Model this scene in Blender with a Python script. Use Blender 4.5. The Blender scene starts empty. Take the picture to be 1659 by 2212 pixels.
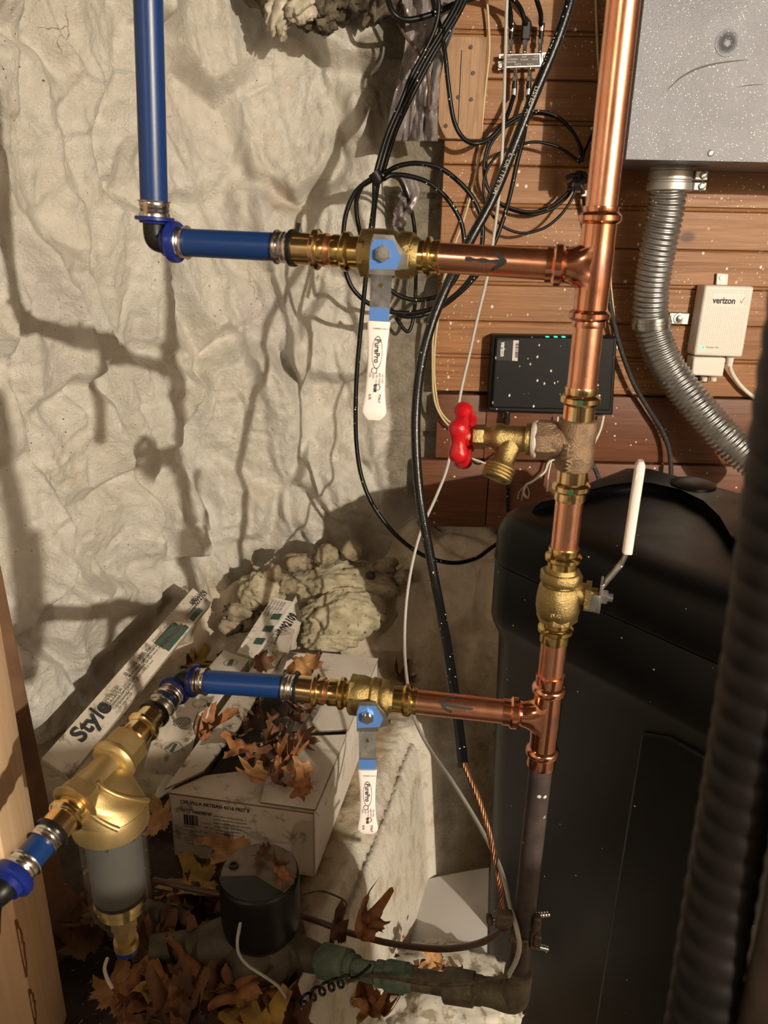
import bpy, math, random
import numpy as np
from mathutils import Vector, Matrix, Euler
random.seed(7)
S = bpy.context.scene
C = S.collection
# ---------------------------------------------------------------- camera
PITCH, ROLL, FPX, CZ = math.radians(20), math.radians(1.2), 1660.0, 1.12
_F = Vector((0, math.cos(PITCH), -math.sin(PITCH))); _R0 = Vector((1, 0, 0)); _U0 = Vector((0, math.sin(PITCH), math.cos(PITCH)))
_R = math.cos(ROLL)*_R0 + math.sin(ROLL)*_U0
_U = -math.sin(ROLL)*_R0 + math.cos(ROLL)*_U0
CAM = Vector((0, 0, CZ))
cd = bpy.data.cameras.new('camera'); cam = bpy.data.objects.new('camera', cd); C.objects.link(cam)
cd.sensor_fit = 'VERTICAL'; cd.sensor_height = 24; cd.lens = 24*FPX/2212
cd.clip_start = .02
m = Matrix.Identity(4)
for i in range(3):
    m[i][0], m[i][1], m[i][2] = _R[i], _U[i], -_F[i]
m.translation = CAM
cam.matrix_world = m
cd.dof.use_dof = True; cd.dof.focus_distance = 1.35; cd.dof.aperture_fstop = 18.01/2.6
S.camera = cam
# ---------------------------------------------------------------- light
def light(name, loc, power, col, rad):
    l = bpy.data.lights.new(name, 'POINT'); l.energy = power; l.color = col; l.shadow_soft_size = rad
    o = bpy.data.objects.new(name, l); C.objects.link(o); o.location = loc; return o
light('cellar_bulb_light', (2.43, -2.74, 2.03), 960, (1, .885, .715), .03)
light('second_bulb_light', (-1.6, -2.3, 2.03), 42, (1, .84, .64), .05)
w = bpy.data.worlds.new('world'); S.world = w; w.use_nodes = True
w.node_tree.nodes['Background'].inputs[0].default_value = (1, .85, .68, 1)
w.node_tree.nodes['Background'].inputs[1].default_value = .015
S.view_settings.view_transform = 'Standard'; S.view_settings.look = 'None'
S.view_settings.exposure = 0.0; S.view_settings.gamma = 1; S.view_settings.use_curve_mapping = False
# ---------------------------------------------------------------- points from the survey of the photograph
def ray(px, py): return _F + _R*((px-829.5)/FPX) - _U*((py-1106)/FPX)
def P(px, py, Y):
    v = ray(px, py); return CAM + v*(Y/v.y)
def PZ(px, py, z):
    v = ray(px, py); return CAM + v*((z-CZ)/v.z)
def PX(px, py, X):
    v = ray(px, py); return CAM + v*(X/v.x)
def proj(p):
    v = p-CAM; z = v.dot(_F); return 829.5+FPX*v.dot(_R)/z, 1106-FPX*v.dot(_U)/z
class Line:
    """a straight run of pipe; at(s) finds the point seen at pixel column or row s"""
    def __init__(s, a, b, key): s.a, s.b, s.k = a, b, (0 if key == 'x' else 1)
    def at(s, q):
        lo, hi = -3.0, 3.0
        # keep in front of the camera
        while (s.a+(s.b-s.a)*lo-CAM).dot(_F) < .1: lo += .05
        while (s.a+(s.b-s.a)*hi-CAM).dot(_F) < .1: hi -= .05
        f = lambda t: proj(s.a+(s.b-s.a)*t)[s.k]-q
        fl = f(lo)
        for _ in range(50):
            mid = (lo+hi)/2
            if (f(mid) > 0) == (fl > 0): lo = mid
            else: hi = mid
        return s.a+(s.b-s.a)*lo
    @property
    def d(s): return (s.b-s.a).normalized()
# ---------------------------------------------------------------- mesh helpers
def frame(d):
    d = d.normalized()
    u = Vector((0, 0, 1)) if abs(d.z) < .9 else Vector((0, -1, 0))
    a = (u-d*u.dot(d)).normalized(); return d, a, d.cross(a)
class MB:
    def __init__(s): s.v, s.f, s.m, s.mats = [], [], [], []
    def slot(s, mat):
        if mat not in s.mats: s.mats.append(mat)
        return s.mats.index(mat)
    def add(s, vs, fs, mat=None):
        n = len(s.v); s.v += [Vector(x) for x in vs]; k = s.slot(mat) if mat else 0
        for f in fs: s.f.append([i+n for i in f]); s.m.append(k)
        return s
    def rings(s, rs, mat=None, closed=True, caps=True):
        n = len(rs[0]); vs = [p for r in rs for p in r]; fs = []
        for i in range(len(rs)-1):
            for j in range(n if closed else n-1):
                k = (j+1) % n; fs.append([i*n+j, i*n+k, (i+1)*n+k, (i+1)*n+j])
        if caps and closed:
            fs.append(list(range(n))[::-1]); fs.append([(len(rs)-1)*n+j for j in range(n)])
        return s.add(vs, fs, mat)
    def lathe(s, pts, n=28, mat=None, rot=0, caps=True, ax=None):
        """pts: list of (Vector centre, radius) along one axis"""
        if ax is None: ax = pts[-1][0]-pts[0][0]
        d, a, b = frame(ax)
        return s.rings([[c+(a*math.cos(rot+2*math.pi*j/n)+b*math.sin(rot+2*math.pi*j/n))*r for j in range(n)] for c, r in pts], mat, True, caps)
    def cyl(s, a, b, r, n=20, mat=None, r2=None, rot=0):
        return s.lathe([(a, r), (b, r if r2 is None else r2)], n, mat, rot)
    def tube(s, pts, r, n=10, mat=None, sub=6, closed=False):
        q = catmull(pts, sub) if sub > 1 else pts
        rs = []; a = None
        for i, p in enumerate(q):
            d = (q[min(i+1, len(q)-1)]-q[max(i-1, 0)])
            if d.length < 1e-9: d = Vector((0, 0, 1))
            d.normalize()
            if a is None: _, a, _ = frame(d)
            a = (a-d*a.dot(d)).normalized(); b = d.cross(a)
            rr = r(i/(len(q)-1)) if callable(r) else r
            rs.append([p+(a*math.cos(2*math.pi*j/n)+b*math.sin(2*math.pi*j/n))*rr for j in range(n)])
        return s.rings(rs, mat)
    def box(s, c, size, ax=None, mat=None):
        x, y, z = ax or (Vector((1, 0, 0)), Vector((0, 1, 0)), Vector((0, 0, 1)))
        vs = [c+x*(sx*size[0]/2)+y*(sy*size[1]/2)+z*(sz*size[2]/2) for sz in (-1, 1) for sx, sy in ((-1, -1), (1, -1), (1, 1), (-1, 1))]
        return s.add(vs, [[3, 2, 1, 0], [4, 5, 6, 7], [0, 1, 5, 4], [1, 2, 6, 5], [2, 3, 7, 6], [3, 0, 4, 7]], mat)
    def prism(s, pts, ext, mat=None):
        """pts: planar polygon, extruded by vector ext"""
        n = len(pts); vs = list(pts)+[p+ext for p in pts]
        nn = Vector((0, 0, 0))
        for i in range(n): nn += pts[i].cross(pts[(i+1) % n])
        fl = nn.dot(ext) > 0
        fs = [list(range(n))[::-1], [n+i for i in range(n)]]+[[i, (i+1) % n, n+(i+1) % n, n+i] for i in range(n)]
        if not fl: fs = [f[::-1] for f in fs]
        return s.add(vs, fs, mat)
    def grid(s, fn, nu, nv, mat=None):
        vs = [fn(i/nu, j/nv) for i in range(nu+1) for j in range(nv+1)]
        fs = [[i*(nv+1)+j, (i+1)*(nv+1)+j, (i+1)*(nv+1)+j+1, i*(nv+1)+j+1] for i in range(nu) for j in range(nv)]
        return s.add(vs, fs, mat)
    def build(s, name, mat=None, parent=None, smooth=True, ang=40, bevel=0, seg=2, **kw):
        me = bpy.data.meshes.new(name)
        if parent is not None: org = parent['_o']; org = Vector(org)
        else:
            lo = [min(v[i] for v in s.v) for i in range(3)]; hi = [max(v[i] for v in s.v) for i in range(3)]
            org = Vector(((lo[0]+hi[0])/2, (lo[1]+hi[1])/2, lo[2]))
        me.from_pydata([tuple(v-org) for v in s.v], [], s.f)
        ms = s.mats if s.mats and s.mats[0] else []
        if mat is not None and not ms: ms = [mat]
        for q in ms: me.materials.append(q)
        if len(ms) > 1: me.polygons.foreach_set('material_index', s.m)
        me.validate()
        if smooth:
            me.polygons.foreach_set('use_smooth', [True]*len(me.polygons)); me.set_sharp_from_angle(angle=math.radians(ang))
        me.update()
        o = bpy.data.objects.new(name, me); C.objects.link(o)
        if bevel:
            b = o.modifiers.new('bevel', 'BEVEL'); b.width = bevel; b.segments = seg; b.limit_method = 'ANGLE'; b.angle_limit = math.radians(35)
            for pl in me.polygons: pl.use_smooth = True
            b.harden_normals = False
        o['_o'] = tuple(org)
        if parent is not None:
            o.parent = parent
        else: o.location = org
        for k, v in kw.items(): o[k] = v
        return o
def catmull(p, sub):
    out = []
    for i in range(len(p)-1):
        a, b, c, d = p[max(i-1, 0)], p[i], p[i+1], p[min(i+2, len(p)-1)]
        for k in range(sub):
            t = k/sub
            out.append(.5*((2*b)+(c-a)*t+(2*a-5*b+4*c-d)*t*t+(3*b-a-3*c+d)*t**3))
    out.append(p[-1]); return out
def thing(name, loc, label, cat, group=None):
    o = bpy.data.objects.new(name, None); C.objects.link(o); o.location = loc; o['_o'] = tuple(loc); o.empty_display_size = .02
    return tag(o, label, cat, group)
def tag(o, label, cat, group=None, kind=None):
    o['label'] = label; o['category'] = cat
    if group: o['group'] = group
    if kind: o['kind'] = kind
    return o
def struct(o): o['kind'] = 'structure'; return o
def text(s, org, right, up, size, mat, parent, name='lettering', bold=0, align='LEFT', sx=1.0, off=.0004, parts=None):
    """lettering as flat mesh laid on a surface; right and up are unit vectors"""
    cu = bpy.data.curves.new('t', 'FONT'); cu.body = s; cu.size = size; cu.align_x = align; cu.offset = bold; cu.resolution_u = 3
    t = bpy.data.objects.new('t', cu); C.objects.link(t)
    dg = bpy.context.evaluated_depsgraph_get(); dg.update()
    me = bpy.data.meshes.new_from_object(t.evaluated_get(dg)); bpy.data.objects.remove(t); bpy.data.curves.remove(cu)
    nrm = right.cross(up).normalized(); b = Vector(parent['_o'])
    vs = [org+right*(v.co.x*sx)+up*v.co.y+nrm*off for v in me.vertices]; fs = [list(p.vertices) for p in me.polygons]
    bpy.data.meshes.remove(me)
    if isinstance(parts, MB): parts.add(vs, fs); return None
    q = MB(); q.add(vs, fs); return q.build(name, mat, parent, smooth=False)
# ---------------------------------------------------------------- numpy noise
def _h(ix, iy, s):
    n = (ix.astype(np.int64)*374761393+iy.astype(np.int64)*668265263+s*974711) & 0x7fffffff
    n = ((n ^ (n >> 13))*1274126177) & 0x7fffffff
    return ((n ^ (n >> 16)) & 0xffff)/65535.0
def vn(x, y, s=0):
    ix, iy = np.floor(x), np.floor(y); fx, fy = x-ix, y-iy
    fx = fx**3*(fx*(fx*6-15)+10); fy = fy**3*(fy*(fy*6-15)+10)
    a, b, c, d = _h(ix, iy, s), _h(ix+1, iy, s), _h(ix, iy+1, s), _h(ix+1, iy+1, s)
    return (a*(1-fx)+b*fx)*(1-fy)+(c*(1-fx)+d*fx)*fy
def fbm(x, y, s=0, o=4):
    t = 0; a = .5
    for i in range(o): t = t+a*vn(x, y, s+i*17); x, y, a = x*2.03+3.1, y*2.03+1.7, a*.5
    return t
def voro(x, y, s=0, jit=.9):
    ix, iy = np.floor(x), np.floor(y); f1 = np.full(x.shape, 9.0); f2 = f1.copy(); cid = np.zeros(x.shape)
    for i in (-1, 0, 1):
        for j in (-1, 0, 1):
            cx, cy = ix+i, iy+j
            d = np.hypot(cx+.5+jit*(_h(cx, cy, s)-.5)-x, cy+.5+jit*(_h(cx, cy, s+7)-.5)-y)
            nid = _h(cx, cy, s+31)
            new = d < f1
            f2 = np.where(new, f1, np.minimum(f2, d)); cid = np.where(new, nid, cid); f1 = np.where(new, d, f1)
    return f1, f2, cid
def vtilt(x, y, s=0, jit=.9):
    """for each point the offset from the centre of its cell, turned into a tilted facet"""
    ix, iy = np.floor(x), np.floor(y); f1 = np.full(x.shape, 9.0); t = np.zeros(x.shape)
    for i in (-1, 0, 1):
        for j in (-1, 0, 1):
            cx, cy = ix+i, iy+j; dx = x-(cx+.5+jit*(_h(cx, cy, s)-.5)); dy = y-(cy+.5+jit*(_h(cx, cy, s+7)-.5)); d = np.hypot(dx, dy)
            tt = dx*(_h(cx, cy, s+41)-.5)*2+dy*(_h(cx, cy, s+43)-.5)*2; new = d < f1; t = np.where(new, tt, t); f1 = np.where(new, d, f1)
    return t
def sstep(a, b, x): t = np.clip((x-a)/(b-a), 0, 1); return t*t*(3-2*t)
def gridmesh(name, X, Y, Z, mat, **kw):
    nu, nv = X.shape; co = np.stack([X, Y, Z], -1).reshape(-1, 3).astype(np.float32)
    i, j = np.meshgrid(np.arange(nu-1), np.arange(nv-1), indexing='ij'); a = (i*nv+j).ravel()
    f = np.stack([a, a+nv, a+nv+1, a+1], -1).astype(np.int32)
    me = bpy.data.meshes.new(name); me.vertices.add(len(co)); me.vertices.foreach_set('co', co.ravel())
    me.loops.add(f.size); me.loops.foreach_set('vertex_index', f.ravel()); me.polygons.add(len(f))
    me.polygons.foreach_set('loop_start', np.arange(0, f.size, 4, dtype=np.int32)); me.polygons.foreach_set('loop_total', np.full(len(f), 4, np.int32))
    me.update(calc_edges=True); me.polygons.foreach_set('use_smooth', np.ones(len(f), bool)); me.materials.append(mat)
    o = bpy.data.objects.new(name, me); C.objects.link(o)
    for k, v in kw.items(): o[k] = v
    return o
# ---------------------------------------------------------------- materials
class NT:
    def __init__(s, name):
        s.m = bpy.data.materials.new(name); s.m.use_nodes = True; s.t = s.m.node_tree; s.n = s.t.nodes; s.l = s.t.links
        s.b = s.n['Principled BSDF']; s.tc = s.n.new('ShaderNodeTexCoord')
    def new(s, t, **kw):
        q = s.n.new(t)
        for k, v in kw.items(): setattr(q, k, v)
        return q
    def lk(s, a, b): s.l.new(a, b)
    def mapping(s, scale=(1, 1, 1), rot=(0, 0, 0), loc=(0, 0, 0)):
        q = s.new('ShaderNodeMapping'); q.inputs['Scale'].default_value = scale; q.inputs['Rotation'].default_value = rot; q.inputs['Location'].default_value = loc
        s.lk(s.tc.outputs['Object'], q.inputs[0]); return q.outputs[0]
    def noise(s, scale, detail=4, rough=.55, vec=None, dist=0):
        q = s.new('ShaderNodeTexNoise'); q.inputs['Scale'].default_value = scale; q.inputs['Detail'].default_value = detail
        q.inputs['Roughness'].default_value = rough; q.inputs['Distortion'].default_value = dist
        s.lk(vec or s.tc.outputs['Object'], q.inputs['Vector']); return q.outputs['Fac']
    def voro(s, scale, vec=None, feature='F1'):
        q = s.new('ShaderNodeTexVoronoi', feature=feature); q.inputs['Scale'].default_value = scale
        s.lk(vec or s.tc.outputs['Object'], q.inputs['Vector']); return q
    def ramp(s, fac, stops, interp='LINEAR'):
        q = s.new('ShaderNodeValToRGB'); cr = q.color_ramp; cr.interpolation = interp
        while len(cr.elements) > len(stops): cr.elements.remove(cr.elements[-1])
        while len(cr.elements) < len(stops): cr.elements.new(1)
        for e, (p, c) in zip(cr.elements, stops):
            e.position = p; e.color = (c, c, c, 1) if isinstance(c, (int, float)) else (*c, 1)
        s.lk(fac, q.inputs[0]); return q.outputs[0]
    def mix(s, fac, a, b, mode='MIX'):
        q = s.new('ShaderNodeMix', data_type='RGBA', blend_type=mode)
        for v, i in ((fac, 0), (a, 6), (b, 7)):
            if isinstance(v, (int, float)): q.inputs[i].default_value = v if i == 0 else (v, v, v, 1)
            elif isinstance(v, tuple): q.inputs[i].default_value = (*v, 1)
            else: s.lk(v, q.inputs[i])
        return q.outputs[2]
    def math(s, op, a, b=0):
        q = s.new('ShaderNodeMath', operation=op)
        for v, i in ((a, 0), (b, 1)):
            if isinstance(v, (int, float)): q.inputs[i].default_value = v
            else: s.lk(v, q.inputs[i])
        return q.outputs[0]
    def bump(s, h, strength=.3, dist=.01, prev=None):
        q = s.new('ShaderNodeBump'); q.inputs['Strength'].default_value = strength; q.inputs['Distance'].default_value = dist
        s.lk(h, q.inputs['Height'])
        if prev is not None: s.lk(prev, q.inputs['Normal'])
        s.lk(q.outputs[0], s.b.inputs['Normal']); return q.outputs[0]
    def set(s, col=None, rough=None, metal=None, spec=None):
        for v, k in ((col, 'Base Color'), (rough, 'Roughness'), (metal, 'Metallic'), (spec, 'Specular IOR Level')):
            if v is None: continue
            if isinstance(v, (int, float)): s.b.inputs[k].default_value = v
            elif isinstance(v, tuple): s.b.inputs[k].default_value = (*v, 1)
            else: s.lk(v, s.b.inputs[k])
        return s.m
def srgb(r, g, b): return tuple(((c/255)/12.92 if c/255 <= .04045 else ((c/255+.055)/1.055)**2.4) for c in (r, g, b))
def mk(name, col, rough=.5, metal=0, col2=None, sc=30, spread=(.4, .65), specks=None, bump=0, bsc=200, dirt=None, dsc=14, dlev=(.55, .7), rvar=0, spec=None):
    """a plain material with mottling, raised grain, dirt patches and paint specks, all optional"""
    t = NT(name); c = t.mix(0.0, col, col)
    if col2: c = t.mix(t.ramp(t.noise(sc), [(spread[0], 0.), (spread[1], 1.)]), col, col2)
    if dirt: c = t.mix(t.ramp(t.noise(dsc, 6, .65), [(dlev[0], 0.), (dlev[1], 1.)]), c, dirt)
    r = rough
    if rvar: r = t.ramp(t.noise(sc*.7, 5), [(.3, max(rough-rvar, .02)), (.7, rough+rvar)])
    if specks:
        f = t.ramp(t.voro(specks[0]).outputs['Distance'], [(specks[1], 1.), (specks[1]+.03, 0.)])
        f = t.math('MULTIPLY', f, t.ramp(t.noise(specks[0]*.25, 2), [(.5, 0.), (.56, 1.)]))
        c = t.mix(f, c, (.75, .72, .64))
        if metal:
            t.set(metal=t.ramp(f, [(0, float(metal)), (1, 0.)])); metal = None
    if bump: t.bump(t.noise(bsc, 5, .6), bump, .002)
    return t.set(c, r, metal, spec)
M = {}
M['copper'] = mk('polished_copper', (.90, .46, .30), .27, 1, col2=(.82, .36, .21), sc=25, rvar=.06, bump=.04, bsc=300)
M['copper_stained'] = mk('stained_copper_fitting', (.85, .40, .24), .16, 1, col2=(.50, .22, .26), sc=34, spread=(.5, .72), rvar=.05)
M['brass'] = mk('polished_brass', (.74, .56, .23), .16, 1, col2=(.58, .42, .15), sc=40, rvar=.04)
M['brass_pale'] = mk('pale_press_brass', (.85, .66, .38), .17, 1, col2=(.72, .50, .22), sc=40, rvar=.05)
M['brass_cast'] = mk('cast_brass', (.42, .32, .14), .36, 1, col2=(.32, .235, .095), sc=60, bump=.5, bsc=600)
M['brass_satin'] = mk('satin_yellow_brass', (.52, .39, .18), .44, .9, col2=(.44, .32, .135), sc=25, bump=.12, bsc=500)
M['bronze'] = mk('rough_brown_bronze', (.32, .22, .14), .5, .85, col2=(.20, .14, .095), sc=80, bump=.7, bsc=520)
M['bronze_old'] = mk('tarnished_bronze', (.17, .15, .10), .6, .45, col2=(.09, .08, .055), sc=50, bump=.6, bsc=260, dirt=(.30, .27, .20), dsc=60, dlev=(.6, .7))
M['verdigris'] = mk('green_verdigris_metal', (.10, .17, .13), .7, .2, col2=(.19, .22, .15), sc=70, bump=.7, bsc=260, dirt=(.35, .34, .27), dsc=60, dlev=(.62, .72))
M['blue_pex'] = mk('blue_plastic_tube', (.004, .031, .135), .36, 0, bump=.04, bsc=400, spec=.5)
M['blue_ring'] = mk('deep_blue_plastic', (.006, .018, .17), .35, 0)
M['black_plastic'] = mk('black_plastic', (.006, .006, .006), .42, spec=.35)
M['steel'] = mk('crimped_stainless_sleeve', (.62, .60, .57), .22, 1, bump=.1, bsc=200)
M['zinc'] = mk('zinc_plated_steel', (.62, .63, .62), .26, 1, col2=(.45, .47, .48), sc=50, rvar=.08)
M['blue_film'] = mk('blue_plastic_film', (.10, .24, .62), .3, .35)
M['grip'] = mk('white_vinyl_grip', (.78, .72, .69), .4, 0, bump=.05)
M['white_plastic'] = mk('white_plastic', (.72, .69, .63), .4, 0, dirt=(.45, .41, .34), dsc=90, dlev=(.7, .76))
M['ink'] = mk('black_ink', (.015, .015, .017), .6)
M['ink_grey'] = mk('grey_ink', (.10, .10, .10), .7)
M['red'] = mk('red_painted_casting', (.42, .006, .010), .28, 0, bump=.5, bsc=180)
M['black_cable'] = mk('black_cable_jacket', (.005, .005, .005), .38, 0, specks=(90, .14), spec=.3)
M['black_cable_gloss'] = mk('black_ground_wire_jacket', (.006, .006, .0065), .27, 0, bump=.25, bsc=300, specks=(110, .12), spec=.45)
M['grey_cable'] = mk('grey_cable_jacket', (.42, .40, .37), .45)
M['tan_cable'] = mk('tan_wire_jacket', (.55, .44, .26), .5)
M['white_cable'] = mk('white_cable_jacket', (.68, .63, .54), .45, specks=(90, .1))
M['iron'] = mk('dark_painted_iron', (.070, .052, .050), .55, .25, col2=(.045, .035, .035), sc=50, specks=(60, .13), bump=.3, bsc=200)
M['copper_old'] = mk('old_bare_copper', (.40, .20, .11), .38, .9, col2=(.20, .10, .06), sc=90)
M['galv'] = mk('galvanised_grey_steel', (.40, .395, .39), .38, .9, col2=(.30, .30, .30), sc=40, specks=(60, .12), rvar=.08)
M['alu'] = mk('cast_aluminium', (.52, .51, .49), .42, .85, bump=.3, bsc=500, specks=(80, .1))
M['leaf1'] = mk('orange_brown_leaf', (.30, .125, .042), .7, 0, col2=(.17, .065, .025), sc=60, dirt=(.10, .045, .02), dsc=50)
M['leaf2'] = mk('dark_brown_leaf', (.15, .065, .028), .75, 0, col2=(.085, .04, .02), sc=50)
M['leaf3'] = mk('tan_leaf', (.46, .25, .095), .7, 0, col2=(.30, .15, .055), sc=60, dirt=(.16, .08, .03), dsc=60, dlev=(.6, .75))
M['leaf4'] = mk('yellow_brown_leaf', (.42, .27, .05), .7, 0, col2=(.28, .16, .04), sc=60)
M['cardboard'] = mk('white_faced_cardboard', (.66, .62, .56), .75, 0, col2=(.58, .53, .46), sc=12, dirt=(.24, .18, .11), dsc=30, dlev=(.60, .74), bump=.15, bsc=120)
M['cardboard_dirty'] = mk('stained_white_cardboard', (.60, .55, .47), .8, 0, col2=(.46, .40, .32), sc=9, dirt=(.13, .09, .05), dsc=26, dlev=(.54, .68), bump=.2, bsc=120)
M['kraft'] = mk('brown_corrugated_edge', (.16, .11, .06), .85, 0)
M['green_ink'] = mk('dark_green_print', (.035, .075, .055), .6)
M['tile'] = mk('grey_glazed_tile', (.22, .21, .20), .3, 0, col2=(.10, .09, .08), sc=20)
M['softener'] = mk('black_moulded_plastic', (.002, .002, .0022), .33, 0, bump=.14, bsc=900, specks=(34, .030), rvar=.05, spec=.25)
M['pine'] = mk('pine', (.62, .42, .24), .6)
M['paper'] = mk('white_paper', (.62, .60, .58), .8)
M['wool'] = mk('dirty_mineral_wool', (.46, .41, .29), .95, 0, col2=(.29, .25, .16), sc=22, dirt=(.08, .06, .04), dsc=60, dlev=(.58, .68), bump=.7, bsc=150)
M['rock'] = mk('dark_green_grey_rock', (.06, .065, .055), .85, 0, bump=.6, bsc=60)
M['hose'] = mk('dark_brown_glossy_hose', (.004, .003, .003), .45, 0, col2=(.010, .007, .006), sc=30, spec=.3)
M['plastic_sheet'] = mk('dusty_grey_plastic_sheet', (.19, .165, .165), .26, 0, col2=(.30, .27, .26), sc=22, bump=.5, bsc=60, dirt=(.07, .055, .04), dsc=18)
M['black_dull'] = mk('dull_black', (.008, .008, .008), .6)
# led, glass
t = NT('green_led'); t.set((0, .4, .2)); t.b.inputs['Emission Color'].default_value = (.05, 1, .45, 1); t.b.inputs['Emission Strength'].default_value = 1.6; M['led'] = t.m
t = NT('clear_plastic_bowl'); t.set((.30, .28, .24), .08); t.b.inputs['Alpha'].default_value = .10; M['clear'] = t.m
# ================================================================ SETTING
# ---- white-washed stone wall: a left run, a rounded inside corner and a short back run
t = NT('whitewashed_rubble_stone')
pos = t.tc.outputs['Object']; sep = t.new('ShaderNodeSeparateXYZ'); t.lk(pos, sep.inputs[0])
c = t.mix(t.ramp(t.noise(5, 6, .6), [(.35, 0.), (.65, 1.)]), (.87, .835, .76), (.80, .75, .65))
c = t.mix(t.ramp(t.noise(2.6, 4, .6), [(.55, 0.), (.72, .8)]), c, (.70, .65, .62))
c = t.mix(t.ramp(t.noise(3.3, 4, .6, vec=t.mapping(loc=(4, 2, 1))), [(.62, 0.), (.76, .7)]), c, (.66, .52, .34))
sp = t.math('MULTIPLY', t.ramp(t.voro(52).outputs['Distance'], [(.07, 1.), (.12, 0.)]), t.ramp(t.noise(9, 4), [(.53, 0.), (.60, 1.)]))
c = t.mix(sp, c, (.16, .10, .06))
vc = t.new('ShaderNodeTexVoronoi', feature='DISTANCE_TO_EDGE'); vc.inputs['Scale'].default_value = 6.5
nd = t.new('ShaderNodeTexNoise'); nd.inputs['Scale'].default_value = 7; nd.inputs['Detail'].default_value = 5; t.lk(pos, nd.inputs['Vector'])
va = t.new('ShaderNodeVectorMath', operation='MULTIPLY_ADD'); t.lk(nd.outputs['Color'], va.inputs[0]); va.inputs[1].default_value = (.22,)*3; t.lk(pos, va.inputs[2]); t.lk(va.outputs[0], vc.inputs['Vector'])
crk = t.math('MULTIPLY', t.ramp(vc.outputs['Distance'], [(.003, .8), (.010, 0.)]), t.ramp(t.noise(5, 3), [(.63, 0.), (.70, 1.)]))
c = t.mix(crk, c, (.17, .13, .09))
# bare concrete pier beside the planks, dirtier near the ground
nz = t.noise(9, 5, .6)
pier = t.ramp(t.math('ADD', sep.outputs['X'], t.math('MULTIPLY', nz, .10)), [(.040, 0.), (.058, 1.)])
pier = t.math('MULTIPLY', pier, t.ramp(sep.outputs['Z'], [(.30, 0.), (.42, 1.)]))
up_ = t.math('MULTIPLY', t.ramp(t.math('ADD', t.math('ADD', sep.outputs['X'], .2), t.math('MULTIPLY', nz, .16)), [(.215, 0.), (.235, .9)]), t.ramp(t.math('MULTIPLY', sep.outputs['Z'], .5), [(.655, 0.), (.70, 1.)]))
pier = t.math('MAXIMUM', pier, up_)
pc = t.mix(t.ramp(t.noise(22, 6, .65), [(.35, 0.), (.68, 1.)]), (.36, .32, .24), (.19, .165, .12))
c = t.mix(pier, c, pc)
low = t.ramp(t.math('ADD', sep.outputs['Z'], t.math('MULTIPLY', nz, .28)), [(.26, 1.), (.42, 0.)])
low = t.math('MULTIPLY', low, t.ramp(t.math('MULTIPLY', sep.outputs['Y'], .5), [(.80, .0), (.92, .8)]))
c = t.mix(low, c, (.50, .40, .27))
top = t.ramp(t.math('ADD', sep.outputs['Z'], t.math('MULTIPLY', nz, .16)), [(.78*2/2.5, 0.), (.84*2/2.5, 1.)])
n1 = t.bump(t.noise(34, 8, .68, dist=.5), .8, .016)
n2 = t.bump(t.noise(150, 5, .7), .8, .006, n1)
M['stone'] = t.set(c, t.ramp(t.noise(6, 4), [(.4, .22), (.6, .45)]), 0, .6)
# plan path
A0, A1, A2, A3 = Vector((-1.55, -.05)), Vector((-.60, 1.80)), Vector((-.43, 2.03)), Vector((.30, 2.055))
path = catmull([Vector((-1.75, -.45, 0)), Vector((-1.26, .47, 0)), Vector((-.98, 1.02, 0)), Vector((-.74, 1.50, 0)), Vector((-.585, 1.86, 0)), Vector((-.44, 2.03, 0)), Vector((-.22, 2.07, 0)), Vector((.0, 2.06, 0)), Vector((.30, 2.06, 0))], 20)
L = [0.0]
for i in range(1, len(path)): L.append(L[-1]+(path[i]-path[i-1]).length)
L = np.array(L); PXs = np.array([p.x for p in path]); PYs = np.array([p.y for p in path])
ns, nz_ = 640, 500
sg = np.linspace(0, L[-1], ns); zg = np.linspace(-.12, 1.95, nz_)
bx, by = np.interp(sg, L, PXs), np.interp(sg, L, PYs)
tx, ty = np.gradient(bx), np.gradient(by); tl = np.hypot(tx, ty); nx, ny = ty/tl, -tx/tl
k_ = 45; ker = np.ones(k_)/k_
nx = np.convolve(np.pad(nx, k_//2, 'edge'), ker, 'valid'); ny = np.convolve(np.pad(ny, k_//2, 'edge'), ker, 'valid')
SS, ZZ = np.meshgrid(sg, zg, indexing='ij')
wx = SS+.07*(fbm(SS*4, ZZ*4, 5)-.5); wz = ZZ+.07*(fbm(SS*4, ZZ*4, 9)-.5)
vx, vz = wx*4.3+.5*wz, wz*3.4
f1, f2, cid = voro(vx, vz, 3); stone = sstep(0, .30, f2-f1)
vx2, vz2 = wx*10+.8*wz, wz*7
f1b, f2b, cb = voro(vx2, vz2, 13)
folds = 1-np.abs(2*fbm(wx*6.0+1.6*wz, wz*1.3, 21, 3)-.9)
D = .024*stone+.046*stone*(cid-.2)+stone*vtilt(vx, vz, 3)*.085+.010*sstep(0, .22, f2b-f1b)*cb+sstep(0, .2, f2b-f1b)*vtilt(vx2, vz2, 13)*.010+.040*sstep(.66, 1, folds)+.085*(fbm(SS*1.9, ZZ*1.7, 40, 2)-.4)
D += .016*(fbm(SS*14+2*ZZ, ZZ*9, 50, 4)-.5)
D += .0045*(1-np.abs(2*fbm(wx*19+6*fbm(SS*2, ZZ*2, 66, 2), wz*8, 61, 3)-.92))**4
D += .0050*fbm(SS*55+3*wz, ZZ*42, 71, 4)
D += .004*(1-np.abs(2*fbm(SS*40, ZZ*22, 75, 3)-.9))**3
flat = sstep(L[-1]-.34, L[-1]-.27, SS)
Dp = .02*fbm(SS*5, ZZ*5, 80, 4)+.012*(ZZ*3.3 % 1 < .96)-.02
D = (D-.03)*(1-flat)+Dp*flat
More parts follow.
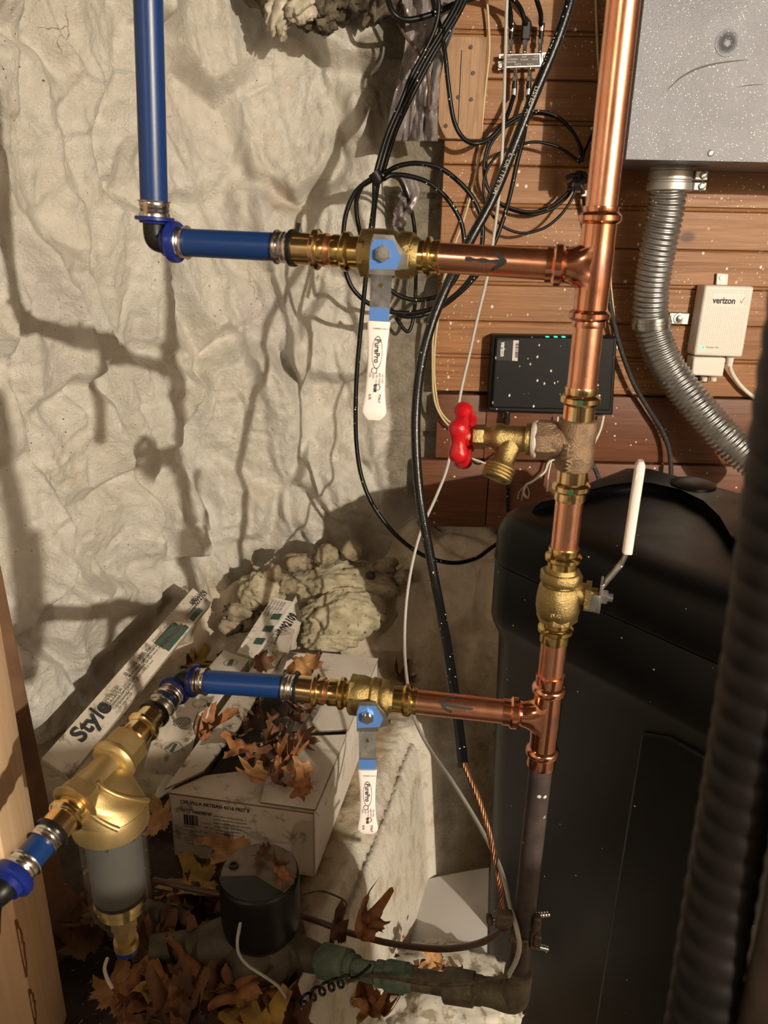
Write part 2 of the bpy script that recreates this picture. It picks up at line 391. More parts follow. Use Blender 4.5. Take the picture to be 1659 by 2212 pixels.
D -= .045*sstep(.42, .12, ZZ)*(1-sstep(2.35, 2.6, SS))      # the wall is undercut a little along the shelf
X = bx[:, None]+nx[:, None]*D; Y = by[:, None]+ny[:, None]*D
struct(gridmesh('wall_left', X, Y, ZZ, M['stone']))

# ---- plank wall
t = NT('old_pine_planks')
mp = t.mapping(scale=(1.3, 1, 34)); g1 = t.noise(2.2, 6, .6, vec=mp, dist=1.2)
mpf = t.mapping(scale=(3, 1, 160)); g2 = t.noise(2.0, 4, .6, vec=mpf)
sep = t.new('ShaderNodeSeparateXYZ'); t.lk(t.tc.outputs['Object'], sep.inputs[0])
bid = t.new('ShaderNodeTexWhiteNoise', noise_dimensions='1D'); t.lk(t.math('FLOOR', t.math('DIVIDE', t.math('SUBTRACT', sep.outputs['Z'], .005), .181)), bid.inputs['W'])
c = t.mix(t.ramp(g1, [(.30, 0.), (.72, 1.)]), (.39, .180, .066), (.185, .070, .023))
c = t.mix(t.ramp(g2, [(.45, 0.), (.7, .55)]), c, (.13, .055, .022))
c = t.mix(t.ramp(bid.outputs['Value'], [(0, 0.), (1, .5)]), c, (.28, .135, .054))
c = t.mix(t.ramp(t.noise(3.4, 4), [(.5, 0.), (.75, .6)]), c, (.18, .085, .04))
kn = t.ramp(t.voro(5.2, vec=t.mapping(scale=(.75, 1, 1.2))).outputs['Distance'], [(.05, 1.), (.10, 0.)])
c = t.mix(kn, c, (.09, .035, .015))
hole = t.ramp(t.voro(9).outputs['Distance'], [(.028, 1.), (.036, 0.)]); c = t.mix(hole, c, (.01, .008, .006))
spk = t.math('MULTIPLY', t.ramp(t.voro(38, vec=t.mapping(scale=(1, 1, .8), rot=(0, .5, 0))).outputs['Distance'], [(.10, 1.), (.14, 0.)]), t.ramp(t.noise(14, 3), [(.47, 0.), (.53, 1.)]))
sp2 = t.math('MULTIPLY', t.ramp(t.voro(95).outputs['Distance'], [(.11, 1.), (.15, 0.)]), t.ramp(t.noise(5, 3), [(.44, 0.), (.54, 1.)]))
spk = t.math('MAXIMUM', spk, sp2)
c = t.mix(spk, c, (.72, .68, .60))
t.bump(g2, .25, .002)
M['planks'] = t.set(c, t.ramp(g1, [(.3, .42), (.7, .55)]), 0, .4)
t = NT('dark_red_brown_boards')
g1 = t.noise(2.0, 5, .6, vec=t.mapping(scale=(3, 1, 55)), dist=.8)
c = t.mix(t.ramp(g1, [(.35, 0.), (.7, 1.)]), (.17, .062, .028), (.095, .034, .016))
spk = t.math('MULTIPLY', t.ramp(t.voro(44).outputs['Distance'], [(.09, 1.), (.125, 0.)]), t.ramp(t.noise(12, 3), [(.50, 0.), (.57, 1.)]))
c = t.mix(spk, c, (.70, .66, .58)); t.bump(g1, .2, .002)
M['boards'] = t.set(c, .5, 0, .4)
q = MB(); WY = 2.0; pit = .181; zb = .731-.0
x0, x1 = .125, 1.75
for i in range(7):
    a = zb+i*pit; b = a+pit
    # board with a bead line in the middle and a V gap at the joint
    prof = [(a+.0015, .012), (a+.0015, .003), (a+.004, 0), (a+pit*.52-.007, 0), (a+pit*.52-.0055, .004), (a+pit*.52-.004, 0), (a+pit*.52-.001, -.001), (a+pit*.52+.002, 0),
            (a+pit*.52+.004, .004), (a+pit*.52+.0055, 0), (b-.004, 0), (b-.0005, .003), (b-.0005, .012)]
    q.grid(lambda u, v, pr=prof: Vector((x0+(x1-x0)*u, WY+pr[round(v*(len(pr)-1))][1], pr[round(v*(len(pr)-1))][0])), 1, len(prof)-1)
q.box(Vector(((x0+x1)/2, WY+.03, (zb+2.0)/2)), (x1-x0, .036, 2.0-zb))
o = q.build('wall_back', M['planks'], smooth=False); struct(o)
o.data.transform(Matrix.Translation(o.location)); o.location = (0, 0, 0)
q = MB()
q.box(Vector((.135+.065, WY+.012, .638)), (.13, .03, .172)); q.box(Vector((.95, WY+.008, .64)), (1.37, .03, .176))
q.box(Vector((.1875, WY+.004, .452)), (.185, .03, .19)); q.box(Vector((.9, WY+.004, .452)), (1.235, .03, .19))
o = q.build('wall_lower', M['boards'], smooth=False, bevel=.002); struct(o)
o.data.transform(Matrix.Translation(o.location)); o.location = (0, 0, 0)
# paler patch board with nails
o = MB().box(Vector(((P(948, 190, 1.985).x+P(1046, 190, 1.985).x)/2, 1.99, (P(1000, 80, 1.985).z+P(1000, 300, 1.985).z)/2)), (P(1046, 190, 1.985).x-P(948, 190, 1.985).x, .02, P(1000, 78, 1.985).z-P(1000, 300, 1.985).z)).build('nailed_board', bevel=.002)
t = NT('pale_knotty_pine')
g1 = t.noise(2.0, 6, .6, vec=t.mapping(scale=(46, 1, 3)), dist=1.5); c = t.mix(t.ramp(g1, [(.3, 0.), (.72, 1.)]), (.42, .25, .125), (.25, .125, .055))
c = t.mix(t.ramp(t.noise(12, 3), [(.55, 0.), (.7, .8)]), c, (.16, .07, .03)); M['pale_pine'] = t.set(c, .5)
o.data.materials.append(M['pale_pine'])
tag(o, 'short pale knotty board nailed over the planks beside the grey plastic sheet', 'board')
org = Vector(o['_o'])
for (px, py) in ((1017, 102), (1018, 215), (965, 152), (963, 272), (990, 210), (1022, 158)):
    p = P(px, py, 1.98); MB().cyl(p, p+Vector((0, -.002, 0)), .0045, 10).build('nail_head', M['iron'], o)
p = P(993, 195, 1.98); MB().box(p, (.0022, .001, .16)).build('split', M['black_dull'], o, smooth=False)

# ---- ledge (concrete and rubble shelf the meter and the boxes stand on) and the lower floor beside it
t = NT('dusty_concrete_shelf')
sep = t.new('ShaderNodeSeparateXYZ'); t.lk(t.tc.outputs['Object'], sep.inputs[0])
c = t.mix(t.ramp(t.noise(7, 6, .65), [(.35, 0.), (.66, 1.)]), (.50, .42, .29), (.31, .24, .15))
c = t.mix(t.ramp(t.noise(38, 5, .6), [(.55, 0.), (.7, .7)]), c, (.12, .08, .045))
lit_back = t.math('MULTIPLY', t.ramp(t.math('ADD', t.math('MULTIPLY', sep.outputs['Y'], .5), t.math('MULTIPLY', t.noise(12, 4), .04)), [(.895, 0.), (.93, .85)]), t.ramp(t.noise(11, 6, .65), [(.36, .2), (.55, 1.)]))
c = t.mix(lit_back, c, (.72, .63, .50))  # lit strip along the back ledge, put into the floor colour
# whitewash left on the sloping flank
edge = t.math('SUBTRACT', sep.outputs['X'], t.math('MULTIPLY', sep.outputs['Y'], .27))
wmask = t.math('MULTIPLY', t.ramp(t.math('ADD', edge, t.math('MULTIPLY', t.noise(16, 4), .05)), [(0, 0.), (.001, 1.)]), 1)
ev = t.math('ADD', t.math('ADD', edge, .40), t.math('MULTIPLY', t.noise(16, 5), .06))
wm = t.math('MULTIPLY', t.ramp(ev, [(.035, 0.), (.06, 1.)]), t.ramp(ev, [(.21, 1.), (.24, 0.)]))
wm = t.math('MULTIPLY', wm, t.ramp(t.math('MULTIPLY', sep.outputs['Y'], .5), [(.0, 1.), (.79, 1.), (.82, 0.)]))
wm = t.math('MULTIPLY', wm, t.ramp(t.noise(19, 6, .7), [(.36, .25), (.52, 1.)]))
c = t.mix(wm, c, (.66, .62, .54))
front_dark = t.ramp(t.math('ADD', t.math('MULTIPLY', sep.outputs['Y'], .5), t.math('MULTIPLY', t.noise(8, 4), .08)), [(.66, 1.), (.72, 0.)])  # darker brown towards the front, left of the crest
front_dark = t.math('MULTIPLY', front_dark, t.ramp(t.math('ADD', ev, .3), [(.30, 1.), (.325, 0.)]))
c = t.mix(front_dark, c, t.mix(t.noise(30, 4), (.085, .06, .04), (.03, .022, .015)))
c = t.mix(t.ramp(t.noise(90, 3), [(.66, 0.), (.72, .9)]), c, (.50, .44, .34))
t.bump(t.noise(60, 8, .7), .7, .008)
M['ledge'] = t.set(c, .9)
gx = np.linspace(-1.45, 1.5, 440); gy = np.linspace(.12, 2.12, 330)
GX, GY = np.meshgrid(gx, gy, indexing='ij')
nse = fbm(GX*4, GY*4, 101, 4); nf = fbm(GX*26, GY*26, 111, 4)
ex = np.where(GY > .82, -.150+(GY-.82)*(.20/.72), -.150+(GY-.82)*.12)      # crest of the shelf along Y
dR = (GX-ex)+.016*(nse-.5)
yb = 1.545+(GX-.04)*.56
dB = (yb-GY)+.03*(fbm(GX*7, GY*7, 131, 3)-.5)
d_ = np.where(GX > ex-.0, np.minimum(dR, dB), -1)
top = .012*(nse-.5)+.010*(nf-.5)+.006*(fbm(GX*60, GY*60, 141, 2)-.5)
rise = sstep(1.72, 2.0, GY+.05*(nse-.5))*(.17+.15*sstep(-.1, .10, GX))
rise *= (.80+.35*fbm(GX*5, GY*7, 151, 3))
crack = -.05*np.exp(-((GY-(1.70+.03*nse))/.018)**2)*sstep(.0, .08, GX)
drop = np.where(d_ > 0, -.014-1.1*np.clip(d_-.010, 0, .045)-9.0*np.clip(d_-.055, 0, .075), 0)*sstep(-.0, .012, d_)
stones = .035*sstep(0, .5, voro(GX*6, GY*6, 161)[1]-voro(GX*6, GY*6, 161)[0])*sstep(1.70, 1.85, GY)
GZ = top+rise+crack+stones+drop
# the whitewashed flank: falls steeply along the shelf edge, a little ridge runs down its middle
GZ += np.where((d_ > 0) & (dR < dB), .020*np.exp(-((dR-.036)/.007)**2), 0)
GZ = np.maximum(GZ, -.74+.02*nse)
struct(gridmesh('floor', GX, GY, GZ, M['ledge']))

# ---- the rest of the cellar, beyond the frame
mcel = mk('cellar_plaster', (.24, .20, .16), .9, 0, col2=(.16, .135, .10), sc=2)
def shell(name, c, s, m):
    o = MB().box(Vector(c), s).build(name, m, smooth=False); return struct(o)
shell('ceiling', (.6, -.4, 2.25), (5.4, 5.4, .1), mk('dark_joist_wood', (.10, .065, .04), .8))
shell('floor_lower', (.6, -.4, -.80), (5.4, 5.4, .1), mk('cellar_concrete_floor', (.12, .11, .10), .9))
shell('wall_right', (3.3, -.4, .7), (.1, 5.4, 3.1), mcel)
shell('wall_front', (.6, -3.1, .7), (5.4, .1, 3.1), mcel)
shell('wall_far_left', (-2.1, -1.3, .7), (.1, 3.6, 3.1), mcel)

o = MB().box(Vector((.56, -.50, .075)), (.70, .34, 1.65)).build('shade_block', mk('grey_enamel', (.30, .30, .29), .5), bevel=.01)  # unseen box added to keep the bulb off the low front area
tag(o, 'tall grey box added out of frame to shade the lower left', 'cabinet')
# ---- framing posts at the left edge
t = NT('new_pine_stud')
g1 = t.noise(2.0, 5, .6, vec=t.mapping(scale=(26, 26, 1.5)), dist=.8)
c = t.mix(t.ramp(g1, [(.35, 0.), (.7, 1.)]), (.74, .52, .32), (.62, .42, .25))
M['stud'] = t.set(c, .6)
# edges read off the photograph: e1 is the corner between its two faces, e2 the far right edge
def vert_poly(pts, z0, z1, name, mat, label, cat):
    q = MB(); q.prism([Vector((x, y, z0)) for x, y in pts], Vector((0, 0, z1-z0))); o = q.build(name, mat, smooth=False, bevel=.0015); tag(o, label, cat); return o
e1 = P(77, 2208, .72); e2 = P(147, 2208, .83)
n_ = (e2-e1); n_.z = 0; n_.normalize(); bk = Vector((-n_.y, n_.x, 0))
a_ = Vector((e1.x, e1.y)); b_ = Vector((e2.x, e2.y))
st = vert_poly([a_, b_, Vector((b_.x-.14, b_.y+.02)), Vector((a_.x-.14, a_.y-.03))], -.02, 2.1, 'wooden_stud', M['stud'], 'pale new pine stud standing upright, nearest the camera, at the lower-left edge', 'stud')
for i, (py0, py1) in enumerate(((1985, 2110), (2135, 2212))):
    pts = []
    for k in range(12):
        u = k/11; py = py0+(py1-py0)*u; l = Line(P(77, 2208, .72), P(77, 2208, .72)+Vector((0, 0, 1)), 'y'); pp = l.at(py)
        pts.append(pp+Vector((0, 0, 0)))
    q = MB(); r = []
    for k, pp in enumerate(pts):
        wv = .0015+.009*math.sin(math.pi*k/11)*(1+.25*math.sin(k*2.3))
        r.append([pp-Vector((.001, .0022, 0)), pp+(n_*wv)+Vector((.0012, -.0012, 0))])
    q.rings(r, closed=False); q.build('bark_strip', mk('bark_strip_brown', (.22, .08, .03), .7), st, smooth=False)
b2 = P(180, 2098, .95); b1 = P(110, 2098, .87); ext = (P(0, 1210, .95)-b2)*1.5; zf = b2.z-.01
q = MB(); q.prism([Vector((x, y, zf)) for x, y in ((b1.x-.03, b1.y), (b2.x, b2.y), (b2.x-.06, b2.y+.06), (b1.x-.09, b1.y+.04))], ext)
tag(q.build('brown_plank', mk('dark_stained_plank', (.16, .085, .045), .7, 0, col2=(.10, .05, .027), sc=18), smooth=False, bevel=.002), 'dark brown rough plank standing upright behind the pale stud', 'plank')
# ================================================================ PIPEWORK
R1 = .0143                      # 1 1/8 in copper
VR = Line(P(1277, 700, .76), P(1277, 700, .76)+Vector((0, 0, -1)), 'y')      # riser
VR.a.x = VR.b.x = .1935
UP = Line(P(1180, 572, .775), P(604, 534, .845), 'x')                        # upper branch
UPb = Line(P(604, 534, .845), P(400, 524, .87), 'x')
LO = Line(P(1084, 1536, .765), P(614, 1484, .80), 'x')                       # lower branch
LOb = Line(P(614, 1483, .80), P(442, 1472, .815), 'x')
UP.a = P(1215, 574, .765); UP.b = P(604, 534, .845)
def st(l, pairs, R=R1): return [(l.at(s), r*R) for s, r in pairs]
def pipe(name, l, s0, s1, r, mat, label, cat='pipe', group=None, n=32):
    a, b = l.at(s0), l.at(s1); q = MB().cyl(a, b, r, n); return tag(q.build(name, mat), label, cat, group)
def collar(s0, s1, sb, o=1.10, b=1.36, w=None):
    """profile of a press socket: plain sleeve with the pressed bead near its mouth; s0 is the mouth"""
    d = (s1-s0); w = w or abs(d)*.17; g = 1 if d > 0 else -1
    return [(s0, 1.0), (s0, o+.03), (s0+g*w*.2, o+.05), (sb-g*w, o), (sb-g*w*.75, b-.12), (sb-g*w*.4, b), (sb+g*w*.4, b), (sb+g*w*.75, b-.12), (sb+g*w, o), (s1, o)]
def stroke(mb, l, R, pts, wd, mat=None):
    """ink on a tube: pts (pixel station, angle in degrees above the side that faces the viewer)"""
    P3 = []
    for s, a in pts:
        c = l.at(s); d = l.d; v = (CAM-c); v = (v-d*v.dot(d)).normalized(); u = d.cross(v)
        if u.z < 0: u = -u
        P3.append((c, v, u, math.radians(a), d))
    n = len(P3); L_, R_ = [], []
    for i in range(n):
        c, v, u, a, d = P3[i]; q = P3[max(i-1, 0)]; e = P3[min(i+1, n-1)]
        dx = (e[0]-q[0]).dot(d); dy = R*(e[3]-q[3]); ll = math.hypot(dx, dy) or 1; ox, oy = -dy/ll*wd[i]/2, dx/ll*wd[i]/2
        for sgn, lst in ((1, L_), (-1, R_)):
            aa = a+sgn*oy/R; cc = c+d*(sgn*ox); lst.append(cc+(v*math.cos(aa)+u*math.sin(aa))*(R+.00025))
    mb.rings([[L_[i], R_[i]] for i in range(n)], mat, closed=False)
# --- riser, top to bottom
pipe('copper_pipe', VR, -330, 462, R1, M['copper'], 'tall polished copper pipe rising out of the top of the frame')
def copper_tee(key, label, yt, ytb, yb, ybb, l, xs, xb, ycen):
    o = thing('copper_tee', VR.at(ycen), label, 'pipe fitting')
    q = MB(); q.lathe(st(VR, collar(yt, yt+.30*(yb-yt), ytb)[:-1]+[(yt+.30*(yb-yt), 1.10), (yt+.36*(yb-yt), 1.13), (yt+.66*(yb-yt), 1.13), (yt+.70*(yb-yt), 1.10)]+collar(yb, yb-.28*(yb-yt), ybb)[::-1][1:]), 36)
    q.build('run', M['copper_stained'], o)
    # branch with the drawn shoulder, flaring into the run
    c0 = l.at(xs); c1 = VR.at(ycen); d = (c1-c0).normalized(); Lb = (c1-c0).length
    xb_ = (l.at(xb)-c0).length
    pr = [(0, 1.0), (0, 1.13), (xb_-.0055, 1.11), (xb_-.003, 1.34), (xb_+.003, 1.34), (xb_+.0055, 1.10), (xb_+.008, 1.06)]
    q = MB(); q.lathe([(c0+d*s, r*R1) for s, r in pr]+[(c0+d*(Lb-R1*1.2), 1.05*R1)], 36)
    rs = []
    for k in range(9):
        u = k/8; s = Lb-R1*(2.05-1.75*u); f = u*u; ring = []
        _, a, b = frame(d)
        for j in range(36):
            an = 2*math.pi*j/36; up = a*math.cos(an)+b*math.sin(an); vert = abs(up.z)
            ring.append(c0+d*s+up*R1*(1.06+vert**2*f*1.15))
        rs.append(ring)
    q.rings(rs, caps=False); q.build('branch', M['copper_stained'], o); return o
copper_tee('u', 'upper copper press tee joining the marked rightward arrow pipe to the riser', 446, 471, 706, 681, UP, 1180, 1206, 577)
pipe('copper_pipe', VR, 700, 842, R1, M['copper'], 'short copper pipe in front of the black perforated router')
# bronze tee with two brass press ends, hose valve screwed into its side
o = thing('bronze_tee', VR.at(960), 'rough brown bronze tee on the riser holding the red-handled hose valve', 'pipe fitting')
q = MB(); q.lathe(st(VR, [(905, 1.05), (907, 1.28), (914, 1.36), (1004, 1.36), (1012, 1.28), (1016, 1.05)]), 36)
bl = Line(VR.at(953), P(1156, 949, .772), 'x')
q.lathe([(bl.at(1206), 1.32*R1), (bl.at(1196), 1.38*R1), (bl.at(1190), 1.46*R1), (bl.at(1163), 1.46*R1), (bl.at(1161), 1.38*R1)], 8, rot=math.pi/8)
q.cyl(VR.at(955), bl.at(1196), 1.30*R1, 32)
q.build('tee_body', M['bronze'], o)
for a, b, c in ((836, 908, 863), (1079, 1013, 1051)):
    MB().lathe(st(VR, collar(a, b, c, 1.08, 1.36)), 36).build('press_socket', M['brass_pale'], o)
for py in (863, 1051):
    c = VR.at(py); v = (CAM-c); v.z = 0; v.normalize(); p = c+v*R1*1.36
    MB().lathe([(p-v*.001, .003), (p+v*.0007, .003)], 12).build('green_dot', mk('green_mark', (.01, .09, .03), .5), o)
text('WATTS', VR.at(985)+Vector((-.006, -R1*1.33, -.012)), Vector((0, 0, 1)), Vector((-1, 0, 0)), .009, M['bronze'], o, 'cast_lettering', bold=.0003, off=.0012)
# hose valve
o = thing('hose_valve', bl.at(1100), 'brass hose valve with a red round handwheel, threaded spout pointing down', 'valve')
d = bl.d*-1 if bl.d.x > 0 else bl.d
q = MB(); q.lathe([(bl.at(1164), .0185), (bl.at(1160), .0195), (bl.at(1156), .0195), (bl.at(1150), .018)], 28, caps=True); q.build('thread_tape', mk('white_thread_tape', (.62, .57, .52), .5, 0, bump=.6, bsc=500), o)
q = MB(); q.lathe([(bl.at(s), r) for s, r in ((1156, .0150), (1150, .0158), (1146, .0165), (1138, .0165), (1136, .0135), (1090, .0135), (1085, .0148), (1072, .0148), (1066, .0125), (1060, .0110), (1046, .0110))], 28)
sp0 = bl.at(1108); v2 = Vector((-.38, -.42, -.82)).normalized()
q.lathe([(sp0, .0125), (sp0+v2*.016, .0115), (sp0+v2*.026, .0115), (sp0+v2*.030, .0140), (sp0+v2*.032, .0150)], 28, caps=False)
for k in range(4):
    a = .032+.0036*k; q.lathe([(sp0+v2*a, .0150), (sp0+v2*(a+.0012), .0162), (sp0+v2*(a+.0024), .0162), (sp0+v2*(a+.0036), .0150)], 28, caps=False)
q.lathe([(sp0+v2*.0464, .0150), (sp0+v2*.0464, .0118), (sp0+v2*.030, .0110)], 28, caps=False)
q.build('valve_body', M['brass_cast'], o)
q = MB(); q.lathe([(bl.at(1048), .0122), (bl.at(1046), .0130), (bl.at(1026), .0130), (bl.at(1022), .0105), (bl.at(1017), .0085)], 6, rot=.3); q.cyl(bl.at(1020), bl.at(985), .0045, 14)
q.build('packing_nut', M['brass_cast'], o)
c = bl.at(1000); dd, a_, b_ = frame(bl.d); q = MB()
def wheel(r0, r1, w, lob):
    rs = []
    for off, rr in ((-w, r0*.96), (-w*.8, r0), (w*.8, r0), (w, r0*.96)): rs.append([c+dd*off+(a_*math.cos(x)+b_*math.sin(x))*(rr*(1+.07*math.cos(lob*x))) for x in [2*math.pi*j/48 for j in range(48)]])
    return rs
Rw = .0315
for j in range(48):      # rim made as a lobed torus
    pass
ring = []
for j in range(49):
    x = 2*math.pi*j/48; rr = Rw*(1+.075*math.cos(6*x)); e = a_*math.cos(x)+b_*math.sin(x)
    ring.append([c+e*(rr-.0055)+(e*math.cos(y)*(.0072+.0012*math.cos(6*x))+dd*math.sin(y)*(.0088+.0016*math.cos(6*x))) for y in [2*math.pi*i/12 for i in range(12)]])
q.rings(ring, caps=False)
q.lathe([(c-dd*.010, .0085), (c-dd*.007, .0105), (c+dd*.010, .0105), (c+dd*.0125, .007)], 20)
for k in range(5):
    x = 2*math.pi*k/5+.5; e = a_*math.cos(x)+b_*math.sin(x); q.tube([c+e*.006, c+e*.016, c+e*(Rw-.005)], .0048, 10)
q.build('handwheel', M['red'], o)
pipe('copper_pipe', VR, 1074, 1190, R1, M['copper'], 'short copper pipe between the bronze tee and the side-levered valve')
# --- ball valves
def ball_valve(l, seq, label, K, o_at, collars, hexes, R=R1):
    o = thing('ball_valve', l.at(o_at), label, 'valve')
    q = MB(); q.lathe(st(l, seq), 36)
    for a, b, r in hexes: q.lathe(st(l, [(a, r*.93), (a+(b-a)*.15, r), (b-(b-a)*.15, r), (b, r*.93)]), 8, rot=math.pi/8)
    q.build('valve_body', M['brass_cast'], o)
    for c in collars: MB().lathe(st(l, collar(*c)), 36).build('press_socket', M['brass'], o)
    return o
def hang_lever(o, cen, dn, L0, label_sz, nut, tilt=0):
    """steel lever on the side facing the viewer, hanging down, with white sleeve. cen: stem point, dn: down vector, out: normal"""
    rt = Vector((1, 0, 0)); rt = (rt-dn*rt.dot(dn)).normalized(); out = rt.cross(dn*-1).normalized()
    if out.y > 0: out = -out
    def pt(u, v, w=0): return cen+rt*u+dn*v+out*w
    q = MB()
    # head plate with the stop shoulder on its right
    q.prism([pt(u, v) for u, v in ((-.0095, -.0175), (.0095, -.0175), (.0125, -.012), (.0235, .001), (.0245, .0105), (.0215, .0125), (.0125, .0145), (.0125, .019), (-.0125, .019), (-.0125, -.006))], out*.0028)
    q.prism([pt(.0215, .0125), pt(.0245, .0105), pt(.0245, .0105, -.010), pt(.0215, .0125, -.010)], rt*.0022)
    # neck: outward bend, then the tang inside the sleeve
    def strip(v0, w0, v1, w1, wa, wb):
        q.add([pt(-wa, v0, w0), pt(wa, v0, w0), pt(wb, v1, w1), pt(-wb, v1, w1), pt(-wa, v0, w0+.0028), pt(wa, v0, w0+.0028), pt(wb, v1, w1+.0028), pt(-wb, v1, w1+.0028)],
              [[0, 1, 2, 3], [7, 6, 5, 4], [0, 4, 5, 1], [1, 5, 6, 2], [2, 6, 7, 3], [3, 7, 4, 0]])
    strip(.019, 0, .049, .007, .0105, .0098); strip(.049, .007, .067, .007, .0098, .0095)
    q.build('lever', M['zinc'], o, smooth=False)
    q = MB(); q.prism([pt(u, v, .0028) for u, v in ((-.009, -.013), (.009, -.013), (.018, .003), (.014, .013), (-.0118, .0145), (-.012, -.005))], out*.0004)
    a, b = (.050, .062)
    q.build('blue_film', M['blue_film'], o, smooth=False); q = MB()
    q.prism([pt(-.0098, a, .0099), pt(.0098, a, .0099), pt(.0096, b, .0099), pt(-.0096, b, .0099)], out*.0006); q.build('blue_film', M['blue_film'], o, smooth=False)
    q = MB(); p = pt(0, 0, .0028)
    q.lathe([(p, .0078), (p+out*.0055, .0078)], 6); q.lathe([(p+out*.005, .0048), (p+out*.0085, .0048)], 16); q.build('stem_nut', M['zinc'], o)
    q = MB(); p = pt(0, .029, .0054); q.cyl(p, p+out*.0006, .0024, 14); q.build('rivet_hole', M['brass'], o)
    # sleeve
    q = MB(); rs = []
    v0 = .0625; v1 = v0+L0
    for k in range(25):
        u = k/24; v = v0+(v1-v0)*u; wdt = .0112-.0022*math.sin(math.pi*min(u/.9, 1))*1.0+.0016*max(0, (u-.72)/.28)*(1 if u < .97 else .4)
        if k == 24: wdt *= .55
        if k == 23: wdt *= .86
        th = .0042 if k < 23 else (.0036 if k == 23 else .002); ring = []
        for j in range(16):
            an = 2*math.pi*j/16; cx, cy = math.cos(an), math.sin(an)
            ring.append(pt(wdt*math.copysign(abs(cx)**.45, cx), v, .0084+th*math.copysign(abs(cy)**.45, cy)))
        rs.append(ring)
    q.rings(rs); g = q.build('grip', M['grip'], o)
    zz = .0084+.0042
    rr, uu = dn, -rt*-1
    upv = rt  # letters run down the sleeve, their tops toward the right
    pc = lambda u, v: pt(u, v, zz)
    T = MB(); sz = .0075
    text('PurePro', pc(-.0026, v0+.0165), dn, rt, sz, None, g, bold=.0002, sx=.92, parts=T)
    e = []; c0 = pc(0, v0+.0295)
    for k in range(37):
        an = 2*math.pi*k/36; e.append([c0+dn*(math.cos(an)*.0158*s)+rt*(math.sin(an)*.0050*s)+out*.0005 for s in (1, .945)])
    T.rings(e, closed=False)
    text('PUREPRO VALVE', pc(-.0055, v0+.0075), rt, -dn, .0021, None, g, parts=T)
    for i, w_ in enumerate(('CSA', '125G', '5 PSI 1/2 PSIG', '600 WOG', '150 WSP')):
        text(w_, pc(-.0065+.0031*i, v0+.049), dn, rt, .0026, None, g, parts=T)
    for k in range(2):
        e = []; c1 = pc(-.002+.004*k, v0+.047+.016*k)
        for j in range(19):
            an = 2*math.pi*j/18; e.append([c1+dn*(math.cos(an)*.0030*s)+rt*(math.sin(an)*.0030*s)+out*.0004 for s in (1, .8)])
        T.rings(e, closed=False)
    text('C US', pc(-.0015, v0+.060), dn, rt, .0036, None, g, bold=.0003, parts=T)
    text('0.75', pc(-.0062, v0+.070), dn, rt, .0032, None, g, bold=.0001, parts=T); text('ITALY', pc(.0035, v0+.070), dn, rt, .0032, None, g, bold=.0001, parts=T)
    T.build('print', M['ink'], g, smooth=False)
body_up = [(908, 1.1), (900, 1.28), (893, 1.3), (891, 1.55), (868, 1.62), (862, 1.55), (856, 1.42), (852, 1.58), (838, 1.68), (822, 1.68), (806, 1.66), (790, 1.6), (786, 1.3), (779, 1.15)]
o = ball_valve(UP, body_up, 'upper brass ball valve, white lever hanging straight down in front of the cables', 0, 830,
               [(951, 905, 926), (721, 782, 749)], [(893, 866, 1.62), (800, 784, 1.72)])
c = UP.at(830); vdir = Vector((-.035, -1, .02)).normalized()
MB().lathe([(c+vdir*.012, .0125), (c+vdir*.026, .0125), (c+vdir*.028, .009), (c+vdir*.036, .009)], 20).build('stem_boss', M['brass_cast'], o)
cen = c+vdir*.036; tgt = P(810, 860, cen.y-.012); dn = (tgt-cen).normalized()
hang_lever(o, cen, dn, .096, 0, 0)
body_lo = [(850, 1.1), (838, 1.28), (822, 1.3), (820, 1.55), (806, 1.66), (800, 1.5), (795, 1.58), (784, 1.70), (772, 1.70), (762, 1.6), (759, 1.3), (752, 1.15)]
o = ball_valve(LO, body_lo, 'lower brass ball valve, white lever hanging over the cardboard box corner', 0, 790,
               [(901, 842, 880), (711, 760, 739)], [(842, 820, 1.55), (770, 756, 1.74)])
c = LO.at(797); vdir = Vector((-.02, -.86, -.12)).normalized()
MB().lathe([(c+vdir*.012, .0125), (c+vdir*.026, .0125), (c+vdir*.028, .009), (c+vdir*.032, .009)], 20).build('stem_boss', M['brass_cast'], o)
cen = c+vdir*.032; tgt = P(795, 1760, cen.y-.020); dn = (tgt-cen).normalized()
hang_lever(o, cen, dn, .083, 0, 0)
# third valve, on the riser, lever at the right
seq = [(1225, 1.1), (1234, 1.25), (1258, 1.5), (1262, 1.42), (1268, 1.58), (1285, 1.68), (1308, 1.70), (1322, 1.60), (1332, 1.42), (1340, 1.15)]
o = ball_valve(VR, seq, 'brass ball valve on the riser with its white lever pointing up at the right', 0, 1290,
               [(1181, 1232, 1204), (1385, 1334, 1358)], [(1233, 1260, 1.60), (1318, 1338, 1.58)])
c = VR.at(1276); rx = Vector((.95, -.28, 0)).normalized(); pr = rx.cross(Vector((0, 0, 1))).normalized(); zz = Vector((0, 0, 1))
q = MB(); q.lathe([(c+rx*.012, .0125), (c+rx*.030, .0120), (c+rx*.033, .0085), (c+rx*.040, .0085)], 20); q.box(c+rx*.030, (.006, .026, .022), (rx, pr, zz)); q.build('stem_boss', M['brass_cast'], o)
k0 = c+rx*.043
q = MB(); q.box(k0+zz*.002, (.0028, .024, .034), (rx, pr, zz)); q.box(k0-rx*.008+pr*.011-zz*.004, (.016, .0028, .020), (rx, pr, zz))
def sl(p0, p1, w, t_, mb):
    d = (p1-p0).normalized(); n2 = d.cross(pr).normalized(); mb.box((p0+p1)/2, ((p1-p0).length, w, t_), (d, pr, n2))
